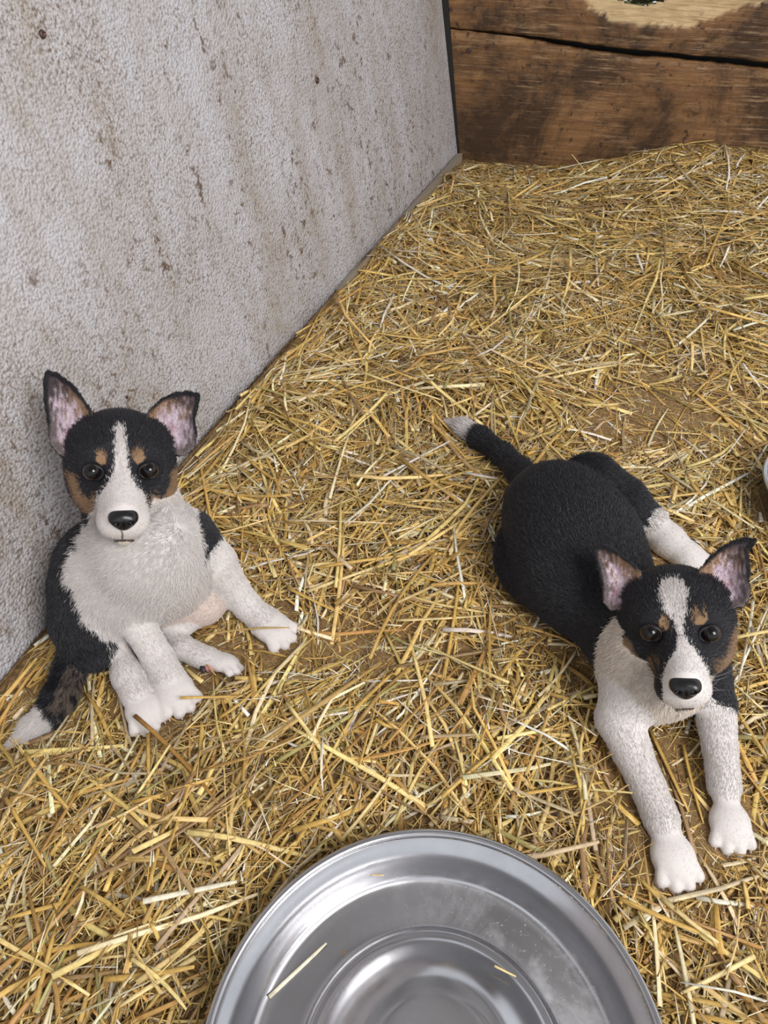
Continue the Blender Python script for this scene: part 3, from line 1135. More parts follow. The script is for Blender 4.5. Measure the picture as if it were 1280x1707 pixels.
    def colour(P, N, rg, hair):
        jn = hair * 1.0
        A_, B_, C_ = hd.plane(P)
        a = A_ + (vnoise(P[:, 0] * 900, P[:, 2] * 900, 1) - 0.5) * 5 * (0.4 + jn) + hair * RNG.normal(0, 2.2, len(P))
        b = B_ + (vnoise(P[:, 0] * 900, P[:, 1] * 900, 2) - 0.5) * 7 * (0.4 + jn) + hair * RNG.normal(0, 3.0, len(P))
        front = N @ hd.Vf[:, 2] > -0.05
        col = np.tile(WHITE, (len(P), 1))
        # trunk: black saddle on the side away from the chest
        rel = P - che
        s = rel @ back_dir
        nzz = (vnoise(P[:, 1] * 160, P[:, 2] * 160, 3) - 0.5) * 0.012 + hair * RNG.normal(0, 0.0025, len(P))
        body = np.isin(rg, ['body'])
        q0, q1 = A(119, 905, 0.12), A(188, 1112, 0.045)
        cut = nrm(np.cross(q1 - q0, nrm(q0 - CAMP) + np.array([0.45, 0, 0])))
        if cut[0] > 0: cut = -cut
        side_black = ((P - q0) @ cut + nzz > 0.0) | (s + nzz > 0.055)
        col[body & side_black] = BLACK
        # patch on the far shoulder blade
        sh = np.linalg.norm((P - A(348, 866, 0.130)) / np.array([0.016, 0.05, 0.026]), axis=1)
        col[(np.isin(rg, ['leg', 'body', 'neck', 'chest'])) & (sh + nzz * 20 < 1.0)] = BLACK
        # haunch black, its inner edge white
        ha = rg == 'haunch'
        col[ha & ((P - q0) @ cut + nzz > -0.006)] = BLACK
        bel = rg == 'belly'
        col[bel] = srgb(208, 192, 184)
        # neck: black behind the animal's right jaw and nape
        nk = rg == 'neck'
        col[nk & (s + nzz > 0.050)] = BLACK
        col[nk & (N @ hd.Vf[:, 2] < -0.25)] = BLACK
        ch = np.isin(rg, ['chest', 'neck'])
        col[ch & (a < -52) & (b > 20) & (b < 108)] = BLACK
        wch = ch & (col[:, 0] > 0.3)
        col[wch] = WHITE * 0.75 + BOUNCE_WHITE * 0.25
        # tail
        ta = rg == 'tail'
        tt = ((P - tip0) @ (tip1 - tip0)) / ((tip1 - tip0) @ (tip1 - tip0)) + nzz * 4
        strand = vnoise(P[:, 0] * 700, P[:, 1] * 500, 9)
        tail_c = np.where(((tt > -1.9) & (tt < -0.1) & (N[:, 0] > 0.1) & (strand > 0.45))[:, None], srgb(104, 92, 84), BLACK)
        tail_c = np.where((tt > 0.05)[:, None], WHITE, tail_c)
        col[ta] = tail_c[ta]
        # head
        h = rg == 'head'
        hc = np.tile(BLACK, (len(P), 1))
        hc[in_poly(a, b, cheekL) | in_poly(a, b, cheekR)] = TAN
        for (cx, cy, rx, ry) in ((-29, -21, 8, 12), (26, -24, 10, 12)):
            hc[np.hypot((a - cx) / rx, (b - cy) / ry) < 1] = TAN
        hc[in_poly(a, b, blaze)] = WHITE
        hc[(b > 108) & (np.abs(a) < 46)] = BOUNCE_WHITE
        hc[(np.abs(A_) < 25) & (np.abs(B_ - 109 - 0.006 * A_ * A_) < 2.0)] = srgb(60, 52, 54)
        hc[(np.abs(A_) < 1.3) & (B_ > 92) & (B_ < 109)] = srgb(96, 88, 90)
        hc[(b > 96) & (a > 48)] = BOUNCE_WHITE
        # dark lip line and eye surrounds
        hc = np.where((front | (B_ > 112))[:, None], hc, BLACK)
        col[h] = hc[h]
        e = rg == 'ear'
        if e.any():
            col[e] = hd.ear_colour(A_[e], B_[e], (N[e] @ hd.Vf[:, 2]) > -0.1)
        col[rg == 'paw'] = WHITE
        col[(rg == 'leg') & (col[:, 0] > 0.3)] = WHITE
        return col

    base = A(215, 1080, 0.0)
    lengths = dict(body=0.0065, chest=0.0075, neck=0.0075, leg=0.0044, haunch=0.006, belly=0.0035, tail=0.008, paw=0.0020, ear=0.0030)
    root, V = finish_dog('puppy', F, hd, colour, base, 'sitting black and white puppy with tan cheeks beside the white wall', claws + cl2, lengths, 101)
    # pads of the upturned hind foot
    for (px, py, rx, ry, m) in ((352, 1112, 0.0075, 0.0062, M_PAD), (369, 1115, 0.0048, 0.0040, M_PADDARK), (381, 1114, 0.0042, 0.0036, M_PAD), (339, 1114, 0.0042, 0.0036, M_PADDARK)):
        Vp, Fp = uv_sphere(A(px, py, 0.021) - base, np.array([rx, 0.006, ry]), rot('z', 0.2), 14, 10)
        o = mesh_obj('paw_pad', Vp, Fp, m); o.parent = root
    return root, V


def lying_puppy():
    t = 0.716
    em = at_depth(1133, 1055, t)
    hd = Head(em, math.radians(4), math.radians(25), math.radians(-1.0), np.linalg.norm(em - CAMP) / FOCAL * 0.955)
    F = Field((0.06, 0.19, -0.01), (0.47, 0.94, 0.30), VOX)
    pel = A(925, 852, 0.066); mid = A(966, 945, 0.066); che = A(1078, 1072, 0.066)
    F.chain([(che, 0.050), (mid, 0.064), (pel, 0.062)], 0.035, 'body')
    F.ell(A(955, 900, 0.070), (0.074, 0.078, 0.066), np.eye(3), 0.03, 'body', pel - che)
    fc = A(1095, 1125, 0.062)
    F.cone(che, 0.050, fc, 0.043, 0.03, 'chest', (0.0, -0.6, -0.6))
    F.cone(hd.W(0, 0.0, -0.03), 0.036, A(1088, 1085, 0.085), 0.048, 0.025, 'neck', (0.0, -0.2, -1))
    F.cone(hd.W(0, -0.03, -0.012), 0.031, A(1095, 1110, 0.080), 0.045, 0.025, 'neck', (0.0, -0.2, -1))
    # forelegs stretched out
    F.chain([(A(1066, 1130, 0.070), 0.040), (A(1034, 1198, 0.042), 0.0245), (A(1052, 1250, 0.032), 0.0190), (A(1080, 1312, 0.026), 0.0165), (A(1102, 1365, 0.024), 0.0170)], 0.012, 'leg', 0.004)
    claws = paw(F, A(1098, 1355, 0.024), A(1134, 1464, 0.018), 0.0212)
    F.chain([(A(1160, 1115, 0.065), 0.036), (A(1190, 1175, 0.044), 0.0215), (A(1200, 1245, 0.032), 0.0162), (A(1207, 1310, 0.026), 0.0158)], 0.012, 'leg', 0.004)
    claws += paw(F, A(1205, 1300, 0.024), A(1222, 1404, 0.018), 0.0198)
    # hind legs
    F.ell(A(884, 938, 0.046), (0.040, 0.058, 0.042), rot('z', 0.25), 0.007, 'haunch', (0, -1, -0.4))
    F.chain([(A(985, 812, 0.068), 0.043), (A(1035, 838, 0.056), 0.032), (A(1078, 866, 0.040), 0.022)], 0.010, 'haunch')
    F.chain([(A(1082, 872, 0.034), 0.0195), (A(1112, 900, 0.027), 0.0200), (A(1140, 924, 0.023), 0.0185)], 0.010, 'foot')
    claws += paw(F, A(1112, 900, 0.026), A(1178, 950, 0.018), 0.0205)
    F.chain([(A(890, 815, 0.062), 0.022), (A(866, 785, 0.050), 0.0150), (A(838, 757, 0.038), 0.0130), (A(800, 730, 0.028), 0.0140), (A(772, 712, 0.024), 0.0105), (A(742, 701, 0.020), 0.0015)], 0.010, 'tail')
    ears_c = [
        dict(p=[(150, 120), (170, 95), (210, 88), (270, 105), (340, 160), (400, 215), (468, 285), (470, 370), (430, 470), (330, 540), (250, 550), (208, 490), (200, 380), (180, 260), (160, 180)],
             tip=(160, 105), base=(350, 470), canal=(290, 430), c=-0.034, lean=-0.002, dark=0.70),
        dict(p=[(820, 300), (880, 230), (930, 180), (990, 130), (1060, 92), (1130, 75), (1205, 85), (1185, 125), (1148, 165), (1152, 240), (1142, 350), (1135, 460), (1100, 530), (1020, 540), (930, 460), (850, 380)],
             tip=(1180, 80), base=(990, 470), canal=(1000, 400), c=-0.036, lean=-0.006, dark=0.60),
    ]

    def cv(q):
        return ((q[0] - 692) / 4.0, (q[1] - 700) / 4.0)
    ears = [dict(poly=[cv(q) for q in e['p']], tip=cv(e['tip']), base=cv(e['base']), canal=cv(e['canal']), c=e['c'], lean=e['lean'], dark=e['dark']) for e in ears_c]
    hd.build(F, ears)
    ground_cut(F)
    blaze = [cv(q) for q in [(600, 365), (650, 335), (720, 350), (755, 430), (750, 560), (712, 640), (722, 720), (770, 800), (830, 900), (862, 1000), (862, 1100), (800, 1170), (720, 1200), (640, 1185), (572, 1120), (572, 985), (600, 900), (660, 810), (682, 720), (665, 640), (605, 560), (580, 470)]]
    chL = [cv(q) for q in [(345, 720), (385, 760), (420, 850), (500, 960), (470, 980), (400, 900), (330, 800)]]
    chR = [cv(q) for q in [(1060, 640), (1000, 720), (975, 820), (890, 950), (940, 980), (1000, 880), (1060, 760)]]
    tip0, tip1 = A(800, 730, 0.028), A(742, 701, 0.020)
    ax = nrm(che - pel)

    def colour(P, N, rg, hair):
        A_, B_, C_ = hd.plane(P)
        a = A_ + (vnoise(P[:, 0] * 900, P[:, 2] * 900, 1) - 0.5) * 5 * (0.4 + hair) + hair * RNG.normal(0, 2.2, len(P))
        b = B_ + (vnoise(P[:, 0] * 900, P[:, 1] * 900, 2) - 0.5) * 7 * (0.4 + hair) + hair * RNG.normal(0, 3.0, len(P))
        nzz = (vnoise(P[:, 1] * 170, P[:, 2] * 170 + P[:, 0] * 120, 3) - 0.5) * 0.011 + hair * RNG.normal(0, 0.0025, len(P))
        front = N @ hd.Vf[:, 2] > -0.05
        col = np.tile(BLACK, (len(P), 1))
        s = (P - che) @ ax + nzz
        side = P[:, 0] - (che[0] + 0.01)
        wn = np.isin(rg, ['neck', 'chest'])
        col[wn] = BOUNCE_WHITE
        nape = wn & ((P - che) @ nrm([0.1, 0.75, 0.65]) + nzz > 0.056)
        col[nape] = BLACK
        bl = (rg == 'body') & (s > 0.022) & (P[:, 2] < 0.125 + nzz)
        col[bl] = BOUNCE_WHITE
        lg = rg == 'leg'
        col[lg] = WHITE
        # shoulder of the animal's left foreleg stays black down to the elbow
        lsh = np.isin(rg, ['leg', 'chest', 'body']) & (P[:, 0] > che[0] + 0.032) & (P[:, 1] + nzz > A(1190, 1180, 0.045)[1] - 0.006)
        col[lsh] = BLACK
        col[np.isin(rg, ['paw', 'foot'])] = WHITE
        fo = (rg == 'haunch') & ((P - A(1078, 866, 0.042)) @ nrm(A(1112, 900, 0.028) - A(1035, 838, 0.058)) + nzz > 0.000)
        col[fo] = WHITE
        ft = (rg == 'foot') & (N[:, 1] > 0.45) & ((P - A(1090, 872, 0.03)) @ nrm(A(1140, 924, 0.024) - A(1082, 872, 0.036)) < 0.018 + nzz)
        col[ft] = srgb(190, 160, 128)
        ta = rg == 'tail'
        tt = ((P - tip0) @ (tip1 - tip0)) / ((tip1 - tip0) @ (tip1 - tip0)) + nzz * 5
        col[ta] = np.where((tt > 0.18)[:, None], WHITE, BLACK)[ta]
        h = rg == 'head'
        hc = np.tile(BLACK, (len(P), 1))
        hc[in_poly(a, b, chL) | in_poly(a, b, chR)] = TAN
        sp = vnoise(P[:, 0] * 800, P[:, 2] * 800, 6)
        for (cx, cy, rx, ry) in ((-24, -14, 8, 12), (30, -26, 12, 14)):
            hc[(np.hypot((a - cx) / rx, (b - cy) / ry) < 1) & (sp > 0.3)] = srgb(140, 112, 84)
        for (cx, cy, rx, ry) in ((-42, 48, 9, 13), (56, 55, 10, 16)):
            hc[(np.hypot((a - cx) / rx, (b - cy) / ry) < 1) & (sp > 0.5)] = srgb(120, 94, 70)
        hc[in_poly(a, b, blaze)] = WHITE
        hc[(b > 116) & (np.abs(a - 8) < 60)] = BOUNCE_WHITE
        hc[(np.abs(A_ - 9) < 22) & (np.abs(B_ - 117 - 0.006 * (A_ - 9) ** 2) < 2.0)] = srgb(64, 54, 56)
        hc = np.where((front | (B_ > 118))[:, None], hc, BLACK)
        col[h] = hc[h]
        e = rg == 'ear'
        if e.any():
            col[e] = hd.ear_colour(A_[e], B_[e], (N[e] @ hd.Vf[:, 2]) > -0.1)
        return col

    base = A(1030, 1060, 0.0)
    lengths = dict(body=0.0060, chest=0.0065, neck=0.007, leg=0.0044, haunch=0.0058, tail=0.008, paw=0.0020, foot=0.003, ear=0.0030)
    return finish_dog('puppy', F, hd, colour, base, 'black puppy with white forelegs lying stretched on the straw', claws, lengths, 202)


DOG1, V1 = sitting_puppy()
DOG2, V2 = lying_puppy()

# ------------------------------------------------------------------ steel bowls
def lathe(profile, ns, centre, tilt=(0, 0)):
    V, F = [], []
    T = rot('x', tilt[0]) @ rot('y', tilt[1])
    for (r, z) in profile:
        for i in range(ns):
            a = 2 * math.pi * i / ns
            V.append(T @ np.array([r * math.cos(a), r * math.sin(a), z]))
    n = len(profile)
    for j in range(n - 1):
        for i in range(ns):
            F.append((j * ns + i, j * ns + (i + 1) % ns, (j + 1) * ns + (i + 1) % ns, (j + 1) * ns + i))
    return V, F


def smooth_profile(pts, it=2):
    for _ in range(it):
        q = [pts[0]]
        for a, b in zip(pts, pts[1:]):
            q.append((0.75 * a[0] + 0.25 * b[0], 0.75 * a[1] + 0.25 * b[1]))
            q.append((0.25 * a[0] + 0.75 * b[0], 0.25 * a[1] + 0.75 * b[1]))
        q.append(pts[-1])
        pts = q
    return pts


BOWL_R = 0.1775
BOWL_Z = 0.010
BOWL_C = np.array([0.0385, 0.098, BOWL_Z])


def bowl(name, centre, prof, label, soil=None, tilt=(0, 0), ns=160):
    """rim, trough and centre boss as the parts of a pressed steel dish"""
    root = empty(name, centre)
    tag(root, label, 'bowl')
    for pname, pts in prof:
        pts = smooth_profile(pts)
        V, F = lathe(pts, ns, centre, tilt)
        o = mesh_obj(pname, V, F, M_STEEL)
        o.parent = root
        me = o.data
        s = np.zeros((len(V), 4), np.float32); s[:, 3] = 1
        if soil is not None:
            Va = np.array(V)
            s[:, 0] = soil(Va)
        a = me.attributes.new('soil', 'FLOAT_COLOR', 'POINT')
        a.data.foreach_set('color', s.ravel())
    return root


R = BOWL_R
big_prof = [
    ('rim', [(R - 0.0058, 0.0395), (R - 0.0050, 0.0418), (R - 0.0022, 0.0430), (R + 0.0008, 0.0420), (R + 0.0016, 0.0395), (R + 0.0006, 0.0372), (R - 0.003, 0.0362)]),
    ('dish', [(0.1066, 0.0062), (0.1085, 0.0042), (0.113, 0.0036), (0.130, 0.0036), (0.1435, 0.0038), (0.1485, 0.0060), (0.1535, 0.0150), (0.1620, 0.0300), (R - 0.0072, 0.0372), (R - 0.0058, 0.0395), (R - 0.0060, 0.0370), (0.1640, 0.0280), (0.1555, 0.0130), (0.1500, 0.0020), (0.1440, 0.0005), (0.105, 0.0005)]),
    ('boss', [(0.0, 0.0338), (0.030, 0.0337), (0.0490, 0.0334), (0.0530, 0.0322), (0.0560, 0.0318), (0.066, 0.0300), (0.080, 0.0215), (0.092, 0.0120), (0.0985, 0.0085), (0.1030, 0.0090), (0.1066, 0.0062)]),
]


def soil_map(V):
    r = np.hypot(V[:, 0], V[:, 1])
    a = np.arctan2(V[:, 1], V[:, 0])
    band = np.clip((r - 0.105) / 0.006, 0, 1) * np.clip((0.156 - r) / 0.008, 0, 1)
    side = np.clip(1.15 - np.abs(a - 0.75) / 1.35, 0.12, 1)
    return (band * side + 0.12 * (r < 0.056)).astype(np.float32)


BOWL = bowl('feeding_bowl', BOWL_C, big_prof, 'round stainless steel puppy dish with raised centre and milky dried smears', soil_map)

sb_edge = at(1270, 812, 0.055)
sb_c = np.array([sb_edge[0] + 0.098, sb_edge[1] - 0.01, 0.012])
sb_prof = [
    ('rim', [(0.092, 0.052), (0.0945, 0.0545), (0.098, 0.053), (0.098, 0.050), (0.094, 0.049)]),
    ('dish', [(0.0, 0.004), (0.06, 0.004), (0.074, 0.008), (0.086, 0.030), (0.092, 0.052), (0.0915, 0.050), (0.087, 0.028), (0.076, 0.004), (0.06, 0.0), (0.0, 0.0)]),
]
bowl('feeding_bowl', sb_c, sb_prof, 'small plain steel bowl beside the lying puppy, only its curved edge showing', ns=72)

# ------------------------------------------------------------------ straw
GX0, GX1, GY0, GY1, CELL = -0.62, 1.16, -0.06, 2.06, 0.004
GNX, GNY = int(round((GX1 - GX0) / CELL)) + 1, int(round((GY1 - GY0) / CELL)) + 1
cx = GX0 + (np.arange(GNX) + 0.5) * CELL
cy = GY0 + (np.arange(GNY) + 0.5) * CELL
CXX, CYY = np.meshgrid(cx, cy, indexing='ij')
mound_c = on_back(1150, 292)
mound2 = on_back(1300, 300)


def base_height(x, y):
    h = 0.004 + 0.010 * vnoise(x * 7 + 3, y * 7 + 9, 12) + 0.004 * vnoise(x * 26, y * 26, 13)
    u = (x - BW0[0]) * bdir[0] + (y - BW0[1]) * bdir[1]
    w = (x - BW0[0]) * bn[0] + (y - BW0[1]) * bn[1]
    lw = (x - LW0[0]) * lnf[0] + (y - LW0[1]) * lnf[1]
    ridge = np.clip((u - 0.22) / 0.34, 0, 1)
    ridge = ridge * ridge * (3 - 2 * ridge)
    h = h + 0.075 * ridge * np.exp(-(np.maximum(w, 0) / 0.24) ** 2)
    h = h + 0.018 * np.exp(-(np.maximum(lw, 0) / 0.09) ** 2) * np.clip((y - 0.55) / 0.4, 0, 1) * np.clip((1.75 - y) / 0.2, 0, 1)
    return h


def inside_pen(x, y, margin):
    w = (x - BW0[0]) * bn[0] + (y - BW0[1]) * bn[1]
    lw = (x - LW0[0]) * lnf[0] + (y - LW0[1]) * lnf[1]
    return (w > margin) & (lw > margin)


HM = base_height(CXX, CYY)
# litter sheet: trodden chaff the stalks lie on
sx, sy = np.linspace(GX0, GX1, 150), np.linspace(GY0, GY1, 180)
SX, SY = np.meshgrid(sx, sy, indexing='ij')
SZ = base_height(SX, SY)
lw_ = (SX - LW0[0]) * lnf[0] + (SY - LW0[1]) * lnf[1]
bw_ = (SX - BW0[0]) * bn[0] + (SY - BW0[1]) * bn[1]
push = np.minimum(lw_ - 0.004, 0)
SX2 = SX - lnf[0] * push; SY2 = SY - lnf[1] * push
push = np.minimum((SX2 - BW0[0]) * bn[0] + (SY2 - BW0[1]) * bn[1] - 0.004, 0)
SX2 = SX2 - bn[0] * push; SY2 = SY2 - bn[1] * push
ii = np.arange(150 * 180).reshape(150, 180)
LQ = np.stack([ii[:-1, :-1], ii[1:, :-1], ii[1:, 1:], ii[:-1, 1:]], -1).reshape(-1, 4)
me = fast_mesh('chaff_litter', np.stack([SX2, SY2, SZ], -1).reshape(-1, 3), LQ, M_LITTER, smooth=True)
lit = link(bpy.data.objects.new('chaff_litter', me))
tag(lit, 'brown trodden chaff and dust showing between the stalks', 'chaff', kind='stuff')

# where something stands, straw stays below its underside
CEIL = np.full((GNX, GNY), 1.0)
for V in (V1, V2):
    q = V[V[:, 2] < 0.055]
    i = ((q[:, 0] - GX0) / CELL).astype(int); j = ((q[:, 1] - GY0) / CELL).astype(int)
    np.minimum.at(CEIL, (i, j), q[:, 2])
for c, r in ((BOWL_C, BOWL_R + 0.003), (sb_c, 0.090)):
    rr = np.hypot(CXX - c[0], CYY - c[1])
    CEIL[rr < r] = np.minimum(CEIL[rr < r], np.where(rr[rr < r] < 0.80 * r, 0.0, 0.006 + (rr[rr < r] - 0.8 * r) * 0.6))

bare_spots = [(1120, 680, 0.19, 0.13, 0.995), (1010, 720, 0.09, 0.07, 0.8), (1080, 570, 0.12, 0.07, 0.9), (765, 495, 0.09, 0.06, 0.85), (590, 1060, 0.12, 0.07, 0.85), (720, 1110, 0.10, 0.07, 0.8), (700, 1385, 0.05, 0.04, 0.92), (1120, 1260, 0.05, 0.08, 0.9), (975, 1100, 0.05, 0.05, 0.9), (1010, 1330, 0.06, 0.05, 0.8), (900, 1010, 0.06, 0.05, 0.6)]
DENS = np.ones((GNX, GNY))
for (px, py, rx, ry, a) in bare_spots:
    c = at(px, py, 0.012)
    DENS *= 1 - a * np.exp(-(((CXX - c[0]) / rx) ** 2 + ((CYY - c[1]) / ry) ** 2) * 1.6)

PALETTE = [(srgb(214, 180, 104), 5), (srgb(200, 162, 86), 4.5), (srgb(226, 198, 128), 4.5), (srgb(178, 138, 76), 2.6), (srgb(236, 218, 172), 2.8), (srgb(242, 234, 212), 1.2), (srgb(158, 128, 86), 2), (srgb(186, 166, 130), 1.8), (srgb(168, 154, 96), 0.5)]
PC = np.array([p[0] for p in PALETTE]) * np.array([1.03, 1.04, 1.12]); PW = np.array([p[1] for p in PALETTE]); PW = PW / PW.sum()


def stalk_arrays(c, ang, L, w, flat, z0, z1, bow, roll, sides=6, rings=4, kink=None):
    """many stalks at once: slightly bowed flattened tubes. c: (n,2); returns verts (n, rings*sides, 3)"""
    n = len(L)
    d = np.stack([np.cos(ang), np.sin(ang)], 1)
    s = np.stack([-np.sin(ang), np.cos(ang)], 1)
    V = np.zeros((n, rings, sides, 3))
    for k in range(rings):
        t = k / (rings - 1) - 0.5
        off = bow * (1 - 4 * t * t)
        if kink is not None:
            off = off + kink[:, k]
        cx_ = c + d * (L * t)[:, None] + s * off[:, None]
        cz = z0 + (z1 - z0) * (t + 0.5)
        for q in range(sides):
            a = 2 * math.pi * q / sides
            tp = 1.0 - 0.22 * (t + 0.5) - (0.25 if k == rings - 1 else 0.0)
            lx, lz = np.cos(a) * w * 0.5 * tp, np.sin(a) * w * 0.5 * flat * tp
            ly = lx * np.cos(roll) - lz * np.sin(roll)
            lzz = lx * np.sin(roll) + lz * np.cos(roll)
            V[:, k, q, :2] = cx_ + s * ly[:, None]
            V[:, k, q, 2] = cz + lzz
    return V.reshape(n, rings * sides, 3)


def stalk_faces(n, sides=6, rings=4):
    f = []
    for k in range(rings - 1):
        for q in range(sides):
            f.append((k * sides + q, k * sides + (q + 1) % sides, (k + 1) * sides + (q + 1) % sides, (k + 1) * sides + q))
    e = (rings - 1) * sides
    if sides == 6:
        f += [(3, 2, 1, 0), (5, 4, 3, 0), (e, e + 1, e + 2, e + 3), (e, e + 3, e + 4, e + 5)]
    else:
        f += [(3, 2, 1, 0), (e, e + 1, e + 2, e + 3)]
    f = np.array(f)
    return (f[None] + (np.arange(n) * sides * rings)[:, None, None]).reshape(-1, 4)


def try_drop(x, y, ang, L, th, tilt_max=0.22, force=False):
    """let one stalk settle on what is already there; returns the heights of its ends or None"""
    m = max(5, int(L / 0.006))
    t = np.linspace(-0.5, 0.5, m)
    px = x + math.cos(ang) * L * t
    py = y + math.sin(ang) * L * t
    i = ((px - GX0) / CELL).astype(int); j = ((py - GY0) / CELL).astype(int)
    if i.min() < 0 or j.min() < 0 or i.max() >= GNX or j.max() >= GNY: return None
    if not inside_pen(px, py, 0.008).all(): return None
    h = HM[i, j]
    lo = t < -0.05; hi = t > 0.05
    a, b = np.argmax(np.where(lo, h, -1)), np.argmax(np.where(hi, h, -1))
    sl = (h[b] - h[a]) / max(t[b] - t[a], 0.15)
    sl = np.clip(sl, -tilt_max * L, tilt_max * L)
    z = h[a] + sl * (t - t[a])
    z += max(0.0, (h - z).max()) * 0.7
    zz = z * 0.62 + (h.mean() + sl * t) * 0.38 + th * 0.35
    c = CEIL[i, j]
    if (zz + th * 0.5 > c).any():
        if not force or ((zz + th * 0.5 > c).sum() > 0.2 * m): return None
    HM[i, j] = np.maximum(h, zz + th * 0.4)
    return zz[0], zz[-1]


def field_angle(x, y):
    return 2.2 * math.pi * vnoise(x * 2.6 + 11, y * 2.6 + 5, 17)


def scatter(n, lmin, lmax, wmin, wmax, spread, density=True, palette_bias=None, seed=1):
    g = np.random.default_rng(seed)
    rec = []
    tries = 0
    while len(rec) < n and tries < n * 4:
        k = 4096
        xs = g.uniform(GX0, GX1, k); ys = g.uniform(GY0, GY1, k)
        # keep what the pen shows plus a margin outside the picture
        u_lim = 0.58 * np.maximum(0.50, (ys * CP + CAM_H * SP)) + 0.16
        ok = inside_pen(xs, ys, 0.006) & (np.abs(xs) < u_lim)
        i = ((xs - GX0) / CELL).astype(int); j = ((ys - GY0) / CELL).astype(int)
        if density: ok &= g.random(k) < DENS[i, j]
        xs, ys = xs[ok], ys[ok]
        fa = field_angle(xs, ys)
        for x, y, a0 in zip(xs, ys, fa):
            tries += 1
            if len(rec) >= n: break
            L = lmin + (lmax - lmin) * random.random() ** 1.8
            w = wmin + (wmax - wmin) * random.random() ** 1.6
            flat = random.choice((0.14, 0.22, 0.35, 0.5, 0.7))
            a = a0 + random.gauss(0, spread)
            lw = (x - LW0[0]) * lnf[0] + (y - LW0[1]) * lnf[1]
            if lw < 0.05 and random.random() < 0.7: a = math.atan2(ldir[1], ldir[0]) + random.gauss(0, 0.25)
            r = try_drop(x, y, a, L, w * flat)
            if r is None: continue
            rec.append((x, y, a, L, w, flat, r[0], r[1]))
    return np.array(rec)


def colours_for(n, seed, bias=None):
    g = np.random.default_rng(seed)
    p = PW if bias is None else PW * bias
    p = p / p.sum()
    c = PC[g.choice(len(PC), n, p=p)]
    return c * g.uniform(0.78, 1.22, (n, 1)) * g.uniform(0.95, 1.05, (n, 3))


def straw_mesh(name, rec, seed, bias=None, sides=6, rings=4, bowf=0.035):
    g = np.random.default_rng(seed)
    n = len(rec)
    bow = g.normal(0, bowf, n) * rec[:, 3]
    roll = g.normal(0, 0.6, n)
    V = stalk_arrays(rec[:, :2], rec[:, 2], rec[:, 3], rec[:, 4], rec[:, 5], rec[:, 6], rec[:, 7], bow, roll, sides, rings, g.normal(0, 0.012, (n, rings)) * rec[:, 3:4])
    c = colours_for(n, seed + 1, bias)
    # nodes and weathering along each stalk: ends paler or browner
    endf = g.uniform(0.8, 1.2, (n, rings))
    col = (c[:, None, None, :] * endf[:, :, None, None] * np.ones((1, 1, sides, 1))).reshape(-1, 3)
    me = fast_mesh(name, V.reshape(-1, 3), stalk_faces(n, sides, rings), M_STRAW, np.clip(col, 0, 1), smooth=True)
    return me


dull = np.array([0.7, 1.0, 0.5, 1.6, 0.4, 0.25, 2.2, 1.6, 1.0])
low = scatter(11500, 0.015, 0.09, 0.0012, 0.0050, 1.2, seed=21)
upp = scatter(17500, 0.02, 0.17, 0.0010, 0.0066, 0.8, seed=22)
# fine broken bits everywhere, on the bare places too
g = np.random.default_rng(31)
k = 95000
fx, fy = g.uniform(GX0, GX1, k), g.uniform(GY0, GY1, k)
ok = inside_pen(fx, fy, 0.022) & (np.abs(fx) < 0.56 * np.maximum(0.50, (fy * CP + CAM_H * SP)) + 0.14)
fi, fj = ((fx - GX0) / CELL).astype(int), ((fy - GY0) / CELL).astype(int)
ok &= HM[fi, fj] + 0.004 < CEIL[fi, fj]
fx, fy, fi, fj = fx[ok], fy[ok], fi[ok], fj[ok]
m = len(fx)
fL = 0.005 + 0.030 * g.random(m) ** 2
fz = HM[fi, fj] - 0.001 * g.random(m)
fine = np.stack([fx, fy, g.uniform(0, math.pi, m), fL, 0.0006 + 0.0016 * g.random(m) ** 1.5, np.full(m, 0.5), fz + g.normal(0, 0.0012, m), fz + g.normal(0, 0.0012, m)], 1)

mesh_low = straw_mesh('straw_bedding', low, 41, dull)
mesh_upp = straw_mesh('straw_bedding', upp, 43)
mesh_fine = straw_mesh('straw_fragments', fine, 45, np.array([1, 1, 1.2, 1.2, 1.2, 1.0, 1.4, 1.4, .6]), 4, 2, 0.0)
bm = bmesh.new()
bm.from_mesh(mesh_low); bm.from_mesh(mesh_upp)
mb = bpy.data.meshes.new('straw_bedding')
bm.to_mesh(mb); bm.free()
mb.materials.append(M_STRAW)
bed = link(bpy.data.objects.new('straw_bedding', mb))
tag(bed, 'thick tangled layer of golden straw bedding over the pen floor', 'straw', kind='stuff')
fr = link(bpy.data.objects.new('straw_fragments', mesh_fine))
tag(fr, 'fine broken straw bits and husks strewn over the bedding', 'straw', kind='stuff')

# single stalks on top: some where the photograph shows a striking one, the rest scattered
STALK_FACES = stalk_faces(1, 6, 6)


